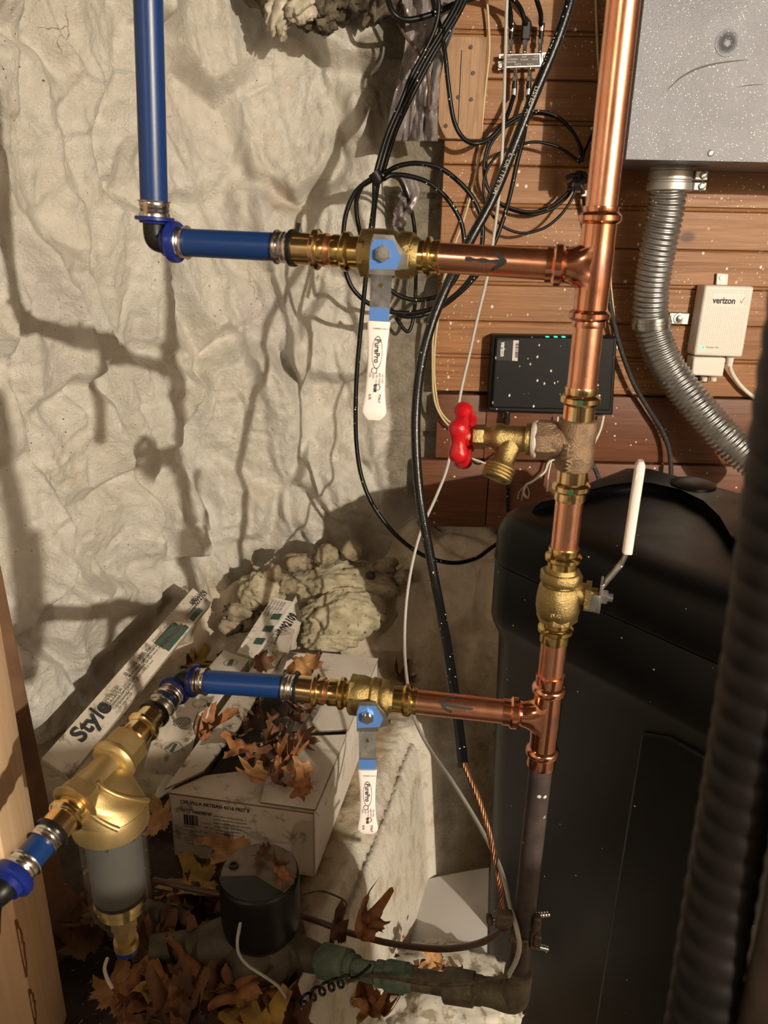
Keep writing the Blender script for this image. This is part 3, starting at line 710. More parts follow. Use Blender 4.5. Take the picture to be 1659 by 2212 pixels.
p1 = P(1300, 1252, k0.y); p1 = k0+zz*.012; p2 = k0+rx*.017+zz*.042; p3 = p2+rx*.0040+zz*.014
sl(p1, p2, .018, .0028, q); sl(p2-zz*.001, p3, .017, .0028, q)
tang = P(1386, 1010, .80); 
q.build('lever', M['zinc'], o, smooth=False, bevel=.0006)
q = MB(); q.lathe([(k0+rx*.0014, .0082), (k0+rx*.0075, .0082)], 6); q.lathe([(k0-rx*.012, .0045), (k0+rx*.013, .0045)], 14); q.build('stem_nut', M['zinc'], o)
gd = (P(1382, 1010, p3.y+.012)-p3).normalized(); gl = (P(1383, 995, p3.y+.012)-p3).length; gn = gd.cross(pr).normalized()
q = MB(); rs = []
for k in range(20):
    u = k/19; wd = .0102-.0018*math.sin(math.pi*min(u/.85, 1))+.0012*max(0, (u-.7)/.3); tk = .0052
    if k == 19: wd *= .45; tk *= .5
    if k == 18: wd *= .85
    ring = []
    for j in range(16):
        an = 2*math.pi*j/16; cx, cy = math.cos(an), math.sin(an)
        ring.append(p3+gd*(gl*u)+pr*(wd*math.copysign(abs(cx)**.5, cx))+gn*(tk*math.copysign(abs(cy)**.5, cy)))
    rs.append(ring)
q.rings(rs).build('grip', M['grip'], o)
t_ = MB(); text('ITALY', VR.at(1312)+Vector((-.013, -R1*1.64, 0)), Vector((1, 0, 0)), zz, .006, M['brass_cast'], o, 'cast_lettering', bold=.0002, off=.001)
pipe('copper_pipe', VR, 1380, 1472, R1, M['copper'], 'short copper pipe above the lower copper tee')
copper_tee('l', 'lower copper press tee joining the leftward arrow pipe to the riser', 1456, 1488, 1653, 1622, LO, 1086, 1111, 1548)
pipe('iron_pipe', VR, 1640, 2106, .0138, M['iron'], 'dark paint-spattered old pipe standing below the lower tee')
# --- horizontal copper with marker arrows
def arrow(l, s0, s1, tipx, name_):
    q = MB(); n = 14
    return q
o = pipe('copper_pipe', UP, 940, 1192, R1, M['copper'], 'horizontal copper pipe with a black marker arrow pointing right')
q = MB(); sx = [1010+(1088-1010)*k/16 for k in range(17)]
stroke(q, UP, R1, [(x, 2-3*(x-1010)/80) for x in sx], [.0035+.0010*math.sin(k) for k in range(17)])
stroke(q, UP, R1, [(1072, 32), (1078, 25), (1086, 14), (1094, 3), (1098, 0)], [.003, .0045, .0045, .004, .003]); stroke(q, UP, R1, [(1066, -38), (1074, -26), (1084, -13), (1092, -4), (1097, 1)], [.002, .0032, .0038, .004, .003])
q.build('marker_arrow', M['ink'], o, smooth=False)
o = pipe('copper_pipe', LO, 890, 1098, R1, M['copper'], 'horizontal copper pipe with a black marker arrow pointing left')
q = MB()
stroke(q, LO, R1, [(1021-(1021-955)*k/14, -6+9*(k/14)-4*math.sin(k/14*3)) for k in range(15)], [.0022+.0014*min(k/4, 1) for k in range(15)])
stroke(q, LO, R1, [(985, 42), (972, 38), (960, 26), (953, 12), (952, 4)], [.0028, .0032, .003, .0028, .0026]); stroke(q, LO, R1, [(953, 4), (958, -10), (966, -22), (978, -32)], [.0026, .0035, .0036, .003])
q.build('marker_arrow', M['ink'], o, smooth=False)
# --- press-to-plastic adapters (brass), with black ring and crimped steel sleeve
def adapter(l, xs, label, R=R1, tab=0):
    """xs: x of copper stub end, brass mouth, bead, ring start, ring end, sleeve end"""
    cs, bm, bb, r0, r1, se = xs
    o = thing('press_adapter', l.at(bb), label, 'pipe fitting')
    MB().lathe(st(l, [(cs+1, 1.0), (cs, 1.02), (bm, 1.02)], R), 30).build('copper_stub', M['copper'], o)
    MB().lathe(st(l, collar(bm, r0, bb, 1.13, 1.42, w=abs(bm-r0)*.12), R), 36).build('press_socket', M['brass_pale'], o)
    q = MB(); q.lathe(st(l, [(r0, 1.0), (r0, 1.3), (r1, 1.3), (r1, 1.0)], R), 30)
    if tab:
        a = l.at((r0+r1)/2); u = Vector((.25, 0, 1)).normalized(); q.box(a+u*R*1.35, (.004, .006, .012), (Vector((1, 0, -.25)).normalized(), Vector((0, 1, 0)), u))
    q.build('black_ring', M['black_plastic'], o)
    w = se-r1; MB().lathe(st(l, [(r1, 1.05), (r1, 1.12), (r1+w*.2, 1.13), (r1+w*.3, 1.06), (r1+w*.45, 1.12), (r1+w*.58, 1.05), (r1+w*.72, 1.11), (r1+w*.88, 1.09), (r1+w*.93, 1.2), (se, 1.22), (se, 1.0)], R), 32).build('crimp_sleeve', M['steel'], o)
    return o
adapter(UP, (721, 708, 684, 638, 629, 598), 'brass adapter with black ring between upper blue tube and upper valve', tab=1)
adapter(LO, (713, 702, 682, 644, 638, 613), 'brass adapter with black ring between lower blue tube and lower valve')
RP = .0143
pipe('blue_pipe', UPb, 380, 612, RP, M['blue_pex'], 'horizontal blue plastic tube in front of the white stone wall')
pipe('blue_pipe', LOb, 428, 622, RP, M['blue_pex'], 'horizontal blue plastic tube above the torn cartons')
VB = Line(P(320, 0, .9), P(332.5, 425, .9), 'y')
c1 = UPb.at(345); sh = Vector((0, c1.y-VB.at(425).y, 0))
VB = Line(P(320, 0, c1.y), P(332.5, 425, c1.y), 'y')
pipe('blue_pipe', VB, -330, 442, RP, M['blue_pex'], 'vertical blue plastic tube coming down from the top of the frame')
def sleeve(o, l, s0, s1, R=RP):
    w = s1-s0; MB().lathe(st(l, [(s0, 1.0), (s0, 1.22), (s0+w*.07, 1.2), (s0+w*.12, 1.09), (s0+w*.28, 1.11), (s0+w*.42, 1.05), (s0+w*.55, 1.12), (s0+w*.7, 1.06), (s0+w*.8, 1.13), (s1, 1.13), (s1, 1.0)], R), 32).build('crimp_sleeve', M['steel'], o)
def flange(o, l, s0, s1, r=1.45, R=RP):
    w = s1-s0; MB().lathe(st(l, [(s0, .8), (s0, r-.06), (s0+w*.12, r), (s0+w*.5, r), (s0+w*.6, r-.1), (s0+w*.65, 1.15), (s1, 1.1), (s1, .8)], R), 32).build('blue_collar', M['blue_ring'], o)
o = thing('elbow_fitting', UPb.at(345), 'black elbow with blue collars joining the vertical blue tube to the upper run', 'pipe fitting')
sleeve(o, VB, 434, 468); flange(o, VB, 468, 483); sleeve(o, UPb, 405, 384); flange(o, UPb, 386, 358, 1.5)
a = VB.at(478); b = UPb.at(366); cc = UPb.at(345); k = (cc+VB.at(515))/2
k = Vector((VB.at(500).x, cc.y, cc.z)); MB().tube([a, a*.4+k*.6, k+Vector((.002, 0, .002)), b*.6+k*.4, b], .0125, 18).build('elbow_body', M['black_plastic'], o)
# --- run toward the viewer carrying the filter
FL = Line(P(392, 1474, .828), P(20, 1905, .560), 'y')
FL.b = P(20, 1905, .560)
za = FL.a.z
o = thing('elbow_fitting', FL.a, 'black elbow with blue collars turning the lower blue tube toward the filter', 'pipe fitting')
sleeve(o, LOb, 447, 420); flange(o, LOb, 424, 409, 1.42)
FLx = lambda s: FL.at(s)
sleeve(o, FL, 1514, 1494); flange(o, FL, 1496, 1482, 1.42)
MB().tube([LOb.at(412), LOb.at(399)+Vector((0, .001, .001)), FL.a+Vector((-.002, -.004, 0)), FL.at(1490)], .0120, 16).build('elbow_body', M['black_plastic'], o)
pipe('blue_pipe', FL, 1500, 1532, RP, M['blue_pex'], 'very short blue plastic tube behind the brass filter')
def adapterF(l, xs, label): return adapter(l, xs, label)
adapter(FL, (1603, 1596, 1570, 1545, 1538, 1522), 'brass adapter with black ring at the far end of the filter')
pipe('blue_pipe', FL, 1812, 1905, RP, M['blue_pex'], 'short blue plastic tube at the left edge, nearest the camera')
adapter(FL, (1738, 1744, 1762, 1795, 1803, 1825), 'brass adapter with black ring at the near end of the filter')
o = thing('elbow_fitting', FL.at(1915), 'blue-collared black elbow cut off by the left edge of the frame', 'pipe fitting')
sleeve(o, FL, 1862, 1890); flange(o, FL, 1888, 1918, 1.5)
e = FL.at(1925); MB().tube([FL.at(1905), e, e+Vector((-.012, -.004, -.012)), e+Vector((-.02, -.004, -.05))], .0125, 16).build('elbow_body', M['black_plastic'], o)
MB().lathe([(e+Vector((-.03, -.002, .032)), .019), (e+Vector((-.033, -.004, .042)), .019)], 24, ax=Vector((-.2, -.1, 1))).build('blue_collar', M['blue_ring'], o)
# --- filter
o = thing('water_filter', FL.at(1690), 'yellow brass sediment filter with a clear bowl hanging from it', 'filter')
d = FL.d; dd, a_, b_ = frame(d); q = MB()
q.lathe(st(FL, [(1612, 1.3), (1614, 1.55), (1652, 1.62), (1655, 1.35)]), 8, rot=math.pi/8)
q.lathe(st(FL, [(1600, 1.2), (1603, 1.42), (1612, 1.42)]), 32)
q.lathe(st(FL, [(1602, 1.2), (1604, 1.72), (1634, 1.72), (1636, 1.4)]), 8, rot=math.pi/8)
q.lathe(st(FL, [(1634, 1.5), (1638, 1.85), (1643, 1.9), (1648, 1.75), (1654, 1.35)]), 36)
q.lathe(st(FL, [(1645, 1.30), (1665, 1.22), (1700, 1.35), (1718, 1.5)]), 36)
q.lathe(st(FL, [(1708, 1.35), (1713, 1.78), (1738, 1.88), (1742, 1.6)]), 6, rot=.2)
q.lathe(st(FL, [(1738, 1.85), (1741, 1.9), (1744, 1.5), (1741, 1.1)]), 36)
# spiral shoulders swelling into the bowl head
bc = P(248, 1700, .0001) if False else None
axis_c = FL.at(1690)
bx_, by_ = axis_c.x, axis_c.y
hz = axis_c.z-.030
bowl = Vector((P(253, 1880, by_-.004).x, by_-.004, 0))
bx_, by_ = bowl.x, bowl.y
rs = []
for k in range(15):
    u = k/14; z = axis_c.z+.010-(axis_c.z+.010-hz)*u; cx = axis_c.x*(1-u)+bx_*u; cy = axis_c.y*(1-u)+by_*u
    r_ = .0175+(.0385-.0175)*(u**.62); el = 1-.0*u; ring = []
    for j in range(48):
        an = 2*math.pi*j/48; ex_ = 1+(.38*(1-u)*abs(math.cos(an-math.atan2(d.y, d.x)))**2)
        rb = r_*ex_*(1+.05*math.sin(math.pi*u)*max(0, math.cos(2.0*(an-.6)-5.5*u))**3)
        ring.append(Vector((cx+rb*math.cos(an), cy+rb*math.sin(an), z)))
    rs.append(ring)
q.rings(rs)
q.lathe([(Vector((bx_, by_, hz+.002)), .0385), (Vector((bx_, by_, hz-.004)), .0405), (Vector((bx_, by_, hz-.020)), .0405), (Vector((bx_, by_, hz-.021)), .036)], 48)
q.build('filter_head', M['brass_satin'], o)
# two raised helical webs over the shoulder
q = MB()
for ph in (-2.25, -1.0):
    pts = []
    for k in range(10):
        u = k/9; z = axis_c.z+.012-(axis_c.z+.010-hz)*u; an = ph+1.25*u; r_ = .018+(.0225)*(u**.62)
        pts.append(Vector((axis_c.x*(1-u)+bx_*u+r_*math.cos(an), axis_c.y*(1-u)+by_*u+r_*math.sin(an), z)))
    q.tube(pts, .0030, 10, sub=3)
q.build('web', M['brass_satin'], o)
BC = lambda z: Vector((bx_, by_, z)); zt = hz-.018; zbm = P(262, 1995, by_).z
H = zt-zbm
q = MB(); q.lathe([(BC(zt), .0362), (BC(zt-H*.70), .0345), (BC(zt-H*.80), .0335), (BC(zt-H*.90), .0265), (BC(zt-H*.93), .0215), (BC(zt-H), .0205)], 48, caps=False)
q.build('clear_bowl', M['clear'], o)
q = MB(); q.lathe([(BC(zt), .0300), (BC(zt-H*.66), .0290), (BC(zt-H*.68), .020)], 40)
q.build('mesh_screen', mk('grey_filter_mesh', (.055, .053, .048), .6, 0, bump=.4, bsc=1500), o)
q = MB()
for k in range(4):
    an = -2.4+k*1.0; q.box(BC(zt-.008)+Vector((math.cos(an)*.0304, math.sin(an)*.0304, 0)), (.0012, .0022, .014), (Vector((math.cos(an), math.sin(an), 0)), Vector((-math.sin(an), math.cos(an), 0)), Vector((0, 0, 1))))
q.build('dark_slots', M['black_dull'], o)
q = MB(); q.lathe([(BC(zt-H*.70), .0285), (BC(zt-H*.74), .0300), (BC(zt-H*.78), .0255), (BC(zt-H*.82), .0270), (BC(zt-H*.86), .018)], 40); q.build('inner_ring', M['brass'], o)
zq = zt-H; q = MB(); q.lathe([(BC(zq+.018), .0155), (BC(zq-.001), .0155)], 8); q.lathe([(BC(zq), .0135), (BC(zq-.022), .0125), (BC(zq-.032), .0125), (BC(zq-.038), .010)], 6, rot=.4)
q.lathe([(BC(zq-.024), .0140), (BC(zq-.034), .0140), (BC(zq-.036), .011)], 28)
q.build('drain_outlet', M['brass_satin'], o)
q = MB(); q.lathe([(BC(zq-.036), .0128), (BC(zq-.041), .0132), (BC(zq-.043), .0095)], 28); q.build('blue_ring', M['blue_ring'], o)
# ================================================================ BLACK BRINE TANK
u_ = Vector((.63, -.776, 0)).normalized(); v_ = Vector((.776, .63, 0)).normalized(); Z_ = Vector((0, 0, 1))
C0 = Vector((.183, 1.352, 0)); HU, HV = .29, .235
TC = C0+u_*HU+v_*HV
def rrect(hu, hv, r, z, n=8, cen=TC):
    pts = []
    for cx, cy, a0 in ((hu-r, hv-r, 0), (-hu+r, hv-r, 90), (-hu+r, -hv+r, 180), (hu-r, -hv+r, 270)):
        for k in range(n+1):
            a = math.radians(a0+90*k/n); pts.append(cen+u_*(cx+r*math.cos(a))+v_*(cy+r*math.sin(a))+Z_*z)
    return pts
o = thing('brine_tank', TC+Vector((0, 0, -.74)), 'large black plastic brine tank with a lid, standing at the right behind the pipes', 'water softener tank')
def shr(z): return .012+.030*max(0, (.40-z))/1.1
q = MB(); q.rings([rrect(HU-shr(z)-e, HV-shr(z)-e, .075, z) for z, e in ((-.74, .004), (-.73, 0), (-.3, 0), (.1, 0), (.385, 0), (.415, -.010), (.425, -.012), (.538, -.012), (.5405, -.010), (.5412, .004))])
q.build('tank_body', M['softener'], o, ang=50)
q = MB(); q.rings([rrect(HU+e, HV+e, .075, z) for z, e in ((.5415, -.006), (.5425, .0005), (.546, .0015), (.600, -.001), (.622, -.009), (.634, -.022), (.640, -.045), (.643, -.075))])
q.build('lid', M['softener'], o, ang=50)
zt_ = .64
front = [(1150, 1106), (1215, 1086), (1300, 1066), (1372, 1058), (1400, 1062), (1470, 1078), (1530, 1108), (1572, 1150), (1600, 1200)]
pf = [PZ(x, y, zt_) for x, y in front]
back = [TC+u_*(HU-.03)+v_*(HV-.03), TC+u_*(-HU+.06)+v_*(HV-.03), TC+u_*(-HU+.03)+v_*(HV-.07)]
poly = [Vector((p.x, p.y, zt_)) for p in pf+back]
q = MB(); n = len(poly); cc_ = sum(poly, Vector())/n
q.rings([[cc_+(p-cc_)*s+Z_*h for p in poly] for s, h in ((1.0, -.01), (1.0, .002), (.985, .010), (.94, .019), (.86, .022))])
q.build('lid_hump', M['softener'], o, ang=50)
p = PZ(1497, 1047, .662)
q = MB(); q.lathe([(p-Z_*.004, .043), (p+Z_*.003, .043), (p+Z_*.006, .036), (p+Z_*.009, .02), (p+Z_*.010, .004)], 40, ax=Z_); q.build('lid_button', M['softener'], o)
# raised panel on the face
fn = -v_
def on_face(px, py, e=0):
    r = ray(px, py); p0 = C0+v_*.022; k = (p0-CAM).dot(fn)/r.dot(fn); return CAM+r*k+fn*e
a = on_face(1394, 1575); b = on_face(1545, 1640); du = (a-C0).dot(u_)
q = MB(); base = [C0+u_*du+v_*.03+Z_*-.74, C0+u_*du+v_*.03+Z_*a.z, C0+u_*(du+.05)+v_*.03+Z_*(a.z+.02), C0+u_*(2*HU-.05)+v_*.03+Z_*(a.z+.02), C0+u_*(2*HU-.05)+v_*.03+Z_*-.74]
q.prism(base, fn*.022); q.build('raised_panel', M['softener'], o, bevel=.006, seg=3)

# ================================================================ GREY STEEL BOX
t = NT('silver_grey_hammered_paint')
c = t.mix(t.ramp(t.noise(9, 3), [(.4, 0.), (.6, 1.)]), (.145, .152, .175), (.12, .126, .145))
s1 = t.math('MULTIPLY', t.ramp(t.voro(190).outputs['Distance'], [(.16, 1.), (.22, 0.)]), t.ramp(t.noise(60, 3), [(.44, 0.), (.52, 1.)]))
c = t.mix(s1, c, (.50, .49, .47)); t.bump(t.noise(420, 3), .35, .002); M['cabinet'] = t.set(c, .42, .2)
bl_, br_ = P(1351, 344, 1.72), P(1700, 352, 1.72)
bz = bl_.z; bx0 = bl_.x; bw = .62; bh = .50; bd = .275
o = thing('metal_box', (bx0+bw/2, 1.86, bz), 'grey speckled steel box mounted on the planks at the top right', 'electrical box')
q = MB(); q.box(Vector((bx0+bw/2, 1.72+bd/2+.003, bz+bh/2)), (bw, bd-.004, bh)); q.build('case', M['cabinet'], o, bevel=.003)
q = MB(); q.box(Vector((bx0+bw/2, 1.7205, bz+bh/2)), (bw+.001, .003, bh+.002)); cv = q.build('cover', M['cabinet'], o, bevel=.0012)
p = P(1571, 93, 1.719); F_ = Vector((0, -1, 0))
q = MB(); q.lathe([(p, .024), (p+F_*.001, .0235), (p+F_*.0012, .018), (p+F_*.0035, .0125), (p+F_*.0045, .011), (p+F_*.0015, .006), (p+F_*.002, .003)], 32, ax=F_); q.build('fastener', M['cabinet'], o)
p = P(1535, 331, 1.719); q = MB(); q.lathe([(p, .0065), (p+F_*.002, .006), (p+F_*.003, .003)], 16, ax=F_); q.box(p+F_*.003, (.009, .001, .0015), (Vector((.7, 0, .7)), F_, Vector((-.7, 0, .7)))); q.build('screw', M['zinc'], o)
scr = mk('dark_scratch', (.06, .06, .06), .6)
def ribbon(name, pts, wd, mat, parent):
    q = MB(); r = []
    for i, p_ in enumerate(pts):
        d = (pts[min(i+1, len(pts)-1)]-pts[max(i-1, 0)]).normalized(); n2 = d.cross(F_); w_ = wd*(1-.8*abs(2*i/(len(pts)-1)-1)**2)
        r.append([p_-n2*w_/2, p_+n2*w_/2])
    q.rings(r, closed=False); return q.build(name, mat, parent, smooth=False)
ribbon('scratch', catmull([P(x, y, 1.7185) for x, y in ((1440, 196), (1470, 168), (1510, 147), (1560, 135), (1616, 129))], 5), .0035, scr, o)
ribbon('scratch', catmull([P(x, y, 1.7185) for x, y in ((1590, 189), (1620, 184), (1650, 182))], 4), .0015, scr, o)
# ================================================================ FLEXIBLE CONDUIT
hp = [P(x, y, Y) for x, y, Y in ((1443, 405, 1.885), (1440, 440, 1.89), (1430, 495, 1.90), (1417, 560, 1.915), (1407, 630, 1.93), (1407, 697, 1.94), (1428, 765, 1.935), (1462, 822, 1.92), (1508, 880, 1.89), (1560, 938, 1.86), (1612, 985, 1.83), (1680, 1035, 1.78))]
o = thing('flexible_conduit', hp[0], 'fat ribbed grey metal conduit curving down from the steel box', 'conduit')
cp = catmull(hp, 40); Lc = [0]
for i in range(1, len(cp)): Lc.append(Lc[-1]+(cp[i]-cp[i-1]).length)
N = int(Lc[-1]/.0024); 
def at_len(s):
    import bisect
    i = min(max(bisect.bisect(Lc, s)-1, 0), len(cp)-2); u = (s-Lc[i])/max(Lc[i+1]-Lc[i], 1e-9); return cp[i].lerp(cp[i+1], u)
q = MB(); rs = []
for k in range(N+1):
    s = Lc[-1]*k/N; p = at_len(s); d = (at_len(min(s+.012, Lc[-1]))-at_len(max(s-.012, 0))).normalized()
    a = (F_-d*F_.dot(d)).normalized(); b = d.cross(a); ring = []
    for j in range(32):
        an = 2*math.pi*j/32; ph = (s/.0122+j/32*1.0)%1; bump_ = .0040*(math.sin(math.pi*min(ph/.72, 1)) if ph < .72 else 0)
        ring.append(p+(a*math.cos(an)+b*math.sin(an))*(.0385+bump_))
    rs.append(ring)
q.rings(rs); q.build('ribbed_hose', M['galv'], o, ang=180)
c = P(1452, 378, 1.885); zt2 = bz
o2 = thing('conduit_connector', Vector((c.x, c.y, P(1452, 413, 1.885).z)), 'cast clamp connector between the steel box and the ribbed conduit', 'connector')
zc = [P(1452, y, 1.885).z for y in (413, 394, 391, 369, 366)]
cx_, cy_ = hp[0].x+.004, hp[0].y
V3 = lambda z: Vector((cx_, cy_, z))
q = MB(); q.lathe([(V3(zc[0]), .049), (V3(zc[0]+.002), .051), (V3(zc[1]-.002), .0505), (V3(zc[1]), .046), (V3(zc[2]), .046), (V3(zc[2]+.002), .0495), (V3(zc[3]-.002), .049), (V3(zc[3]), .046), (V3(zc[4]), .046), (V3(zc[4]+.002), .0485), (V3(zt2+.0), .048)], 44, ax=Z_); q.build('connector_body', M['alu'], o2)
for a, b in ((zc[0], zc[1]), (zc[2], zc[3])):
    q = MB(); q.box(Vector((cx_+.055, cy_-.028, (a+b)/2)), (.028, .016, (b-a)*.94)); lug = q.build('lug', M['alu'], o2, bevel=.002)
    lug['_o'] = o2['_o']
    q = MB(); p = Vector((cx_+.058, cy_-.037, (a+b)/2)); q.lathe([(p, .0078), (p+F_*.003, .0075), (p+F_*.004, .005)], 18, ax=F_); q.box(p+F_*.0042, (.011, .001, .0018), (Vector((.8, 0, .6)), F_, Vector((-.6, 0, .8)))); q.build('screw', M['zinc'], o2)
c = at_len(min(Lc, key=lambda s: abs(proj(at_len(s))[1]-697))); d = Vector((.12, 0, -1)).normalized()
o = thing('conduit_strap', c, 'shiny zinc strap holding the ribbed conduit to the planks', 'clamp')
q = MB(); dd, a, b = frame(d)
q.rings([[c+d*off+(a*math.cos(t1)+b*math.sin(t1))*r for t1 in [2*math.pi*j/40 for j in range(40)]] for off, r in ((-.0125, .0435), (-.0125, .0465), (-.004, .0465), (-.003, .0478), (.003, .0478), (.004, .0465), (.0125, .0465), (.0125, .0435))]); q.build('band', M['zinc'], o)
e = P(1466, 688, 1.985); q = MB(); q.box(e, (.052, .005, .030), (Vector((1, 0, -.02)), Vector((0, 1, 0)), Vector((.02, 0, 1)))); q.build('mounting_tab', M['zinc'], o, bevel=.003)
q = MB(); q.lathe([(e+F_*.003, .014), (e+F_*.005, .0135), (e+F_*.0052, .0085), (e+F_*.009, .007), (e+F_*.010, .003)], 22, ax=F_); q.build('screw', M['zinc'], o)

# ================================================================ WHITE POWER SUPPLY
YF = 1.952
def quad(px4, Y): return [P(x, y, Y) for x, y in px4]
A = quad(((1524, 616), (1630, 619), (1604, 772), (1499, 768)), YF)
o = thing('power_adapter', (A[3].x, 1.975, A[3].z), 'white wall-mounted power supply with a dimpled face and green light', 'power supply')
rt = ((A[1]-A[0])+(A[2]-A[3])).normalized(); dn_ = ((A[3]-A[0])+(A[2]-A[1])).normalized()
q = MB(); q.prism(A, Vector((-.004, .046, 0))); bd_ = q.build('case', M['white_plastic'], o, bevel=.006, seg=3)
inset = [A[0].lerp(A[2], .05), A[1].lerp(A[3], .05), A[2].lerp(A[0], .05), A[3].lerp(A[1], .05)]
q = MB()
def bil(u, v): return A[0]*(1-u)*(1-v)+A[1]*u*(1-v)+A[2]*u*v+A[3]*(1-u)*v
for i in range(20):
    for j in range(30):
        u, v = .09+.82*i/19, .06+.88*j/29
        if (v < .30 and .19 < u < .84 and v > .10) or (v > .84 and u < .5 and v < .93): continue
        p = bil(u, v)+F_*.0003; k = len(q.v); r = .0019
        vs = [p+Vector((r*math.cos(x), 0, r*math.sin(x))) for x in [math.pi/3*m_ for m_ in range(6)]]+[p+F_*.0011]
        q.add(vs, [[m_, (m_+1) % 6, 6] for m_ in range(6)])
q.build('dimples', M['white_plastic'], o)
p0 = bil(.20, .245)
text('verizon', p0, rt, -dn_, .0215, M['ink'], o, bold=.0006, sx=.86, off=.0006)
ck = mk('red_mark', (.45, .02, .015), .5); q = MB(); p1 = bil(.76, .21)
for (a, b) in (((.0, .002), (.003, -.004)), ((.003, -.004), (.009, .010))):
    P0 = p1+rt*a[0]-dn_*a[1]+F_*.0006; P1 = p1+rt*b[0]-dn_*b[1]+F_*.0006; n2 = (P1-P0).normalized().cross(F_)*.0006; q.add([P0-n2, P1-n2, P1+n2, P0+n2], [[0, 1, 2, 3]])
q.build('check_mark', ck, o, smooth=False)
text('Power On', bil(.22, .885), rt, -dn_, .0075, M['ink_grey'], o, off=.0006)
p = bil(.16, .875); q = MB(); q.lathe([(p, .0036), (p+F_*.001, .003)], 14, ax=F_); q.build('green_light', M['led'], o)
B = quad(((1499, 771), (1569, 773), (1562, 814), (1494, 811)), YF+.004); q = MB(); q.prism(B, Vector((-.003, .040, 0))); q.build('lower_housing', M['white_plastic'], o, bevel=.004)
B = quad(((1549, 590), (1574, 592), (1572, 616), (1547, 615)), 1.99); q = MB(); q.prism(B, Vector((0, .006, 0))); tb = q.build('hanging_tab', M['white_plastic'], o, bevel=.002)
p = P(1559, 600, 1.989); MB().lathe([(p, .006), (p+F_*.002, .0055)], 14, ax=F_).build('screw', M['zinc'], o)
for x in (1521, 1541):
    p = P(x, 818, YF+.02); MB().lathe([(p+Z_*.004, .008), (p-Z_*.006, .008)], 16, ax=Z_).build('plug', M['white_cable'], o)
p = P(1576, 782, YF+.02); MB().lathe([(p+Z_*.012, .009), (p-Z_*.010, .008)], 16, ax=Z_).build('cord_relief', M['white_plastic'], o)
# ================================================================ BLACK ROUTER
t = NT('black_perforated_plastic'); sp_ = t.new('ShaderNodeSeparateXYZ'); t.lk(t.tc.outputs['Object'], sp_.inputs[0])
fx = t.math('SINE', t.math('MULTIPLY', sp_.outputs['X'], 2*math.pi/.0058)); fz = t.math('SINE', t.math('MULTIPLY', sp_.outputs['Z'], 2*math.pi/.0058))
dots = t.ramp(t.math('MULTIPLY', fx, fz), [(.25, 0.), (.5, 1.)])
c = t.mix(dots, (.012, .012, .012), (.002, .002, .002))
s1 = t.math('MULTIPLY', t.ramp(t.voro(56, vec=t.mapping(scale=(1, 1, .7), rot=(0, .6, 0))).outputs['Distance'], [(.12, 1.), (.16, 0.)]), t.ramp(t.noise(30, 3), [(.42, 0.), (.48, 1.)]))
c = t.mix(s1, c, (.70, .68, .62)); t.bump(dots, .8, .002); M['router'] = t.set(c, .5, 0, .25)
YR = 1.942
A = quad(((1072, 727), (1329, 730), (1319, 888), (1062, 881)), YR)
o = thing('router', (A[3].x, 1.97, A[3].z), 'black perforated router box spattered with white paint, fixed to the planks', 'router')
q = MB(); q.prism(quad(((1064, 724), (1334, 728), (1324, 897), (1054, 889)), 1.952), Vector((0, .046, 0))); q.build('case', mk('black_router_case', (.007, .007, .007), .45, specks=(60, .1), spec=.3), o, bevel=.005, seg=3)
q = MB(); q.prism(A, Vector((0, .018, 0))); q.build('front_cover', M['router'], o, bevel=.004)
rt = (A[1]-A[0]).normalized(); up_ = (A[0]-A[3]).normalized()
for x in (1182, 1200, 1217):
    p = P(x, 729.5, YR+.006); q = MB(); q.box(p+Z_*.0015, (.009, .008, .004)); q.build('green_light', M['led'], o, smooth=False, bevel=.001)
S4 = quad(((1075, 735), (1108, 736), (1105, 779), (1072, 778)), YR-.0008); q = MB(); q.prism(S4, Vector((0, .0006, 0))); stk = q.build('black_sticker', M['ink'], o, smooth=False)
text('verizon', P(1083, 739, YR-.0011), -up_, rt, .0165, mk('white_print', (.7, .7, .68), .5), o, bold=.0006, sx=.72, off=.0004)
S4 = quad(((1109, 735), (1121, 735.5), (1118, 780), (1106, 779)), YR-.0008); q = MB(); q.prism(S4, Vector((0, .0006, 0))); stk = q.build('barcode_label', M['paper'], o, smooth=False)
q = MB()
for k in range(26):
    if random.random() < .75:
        v = k/26; a = S4[0].lerp(S4[3], .1+.75*v)*.55+S4[1].lerp(S4[2], .1+.75*v)*.45; b = S4[1].lerp(S4[2], .1+.75*v); h = up_*random.choice((.0005, .0009, .0012))
        q.add([x+F_*.0004 for x in (a, b, b-h, a-h)], [[0, 1, 2, 3]])
q.build('bars', M['ink'], o, smooth=False)

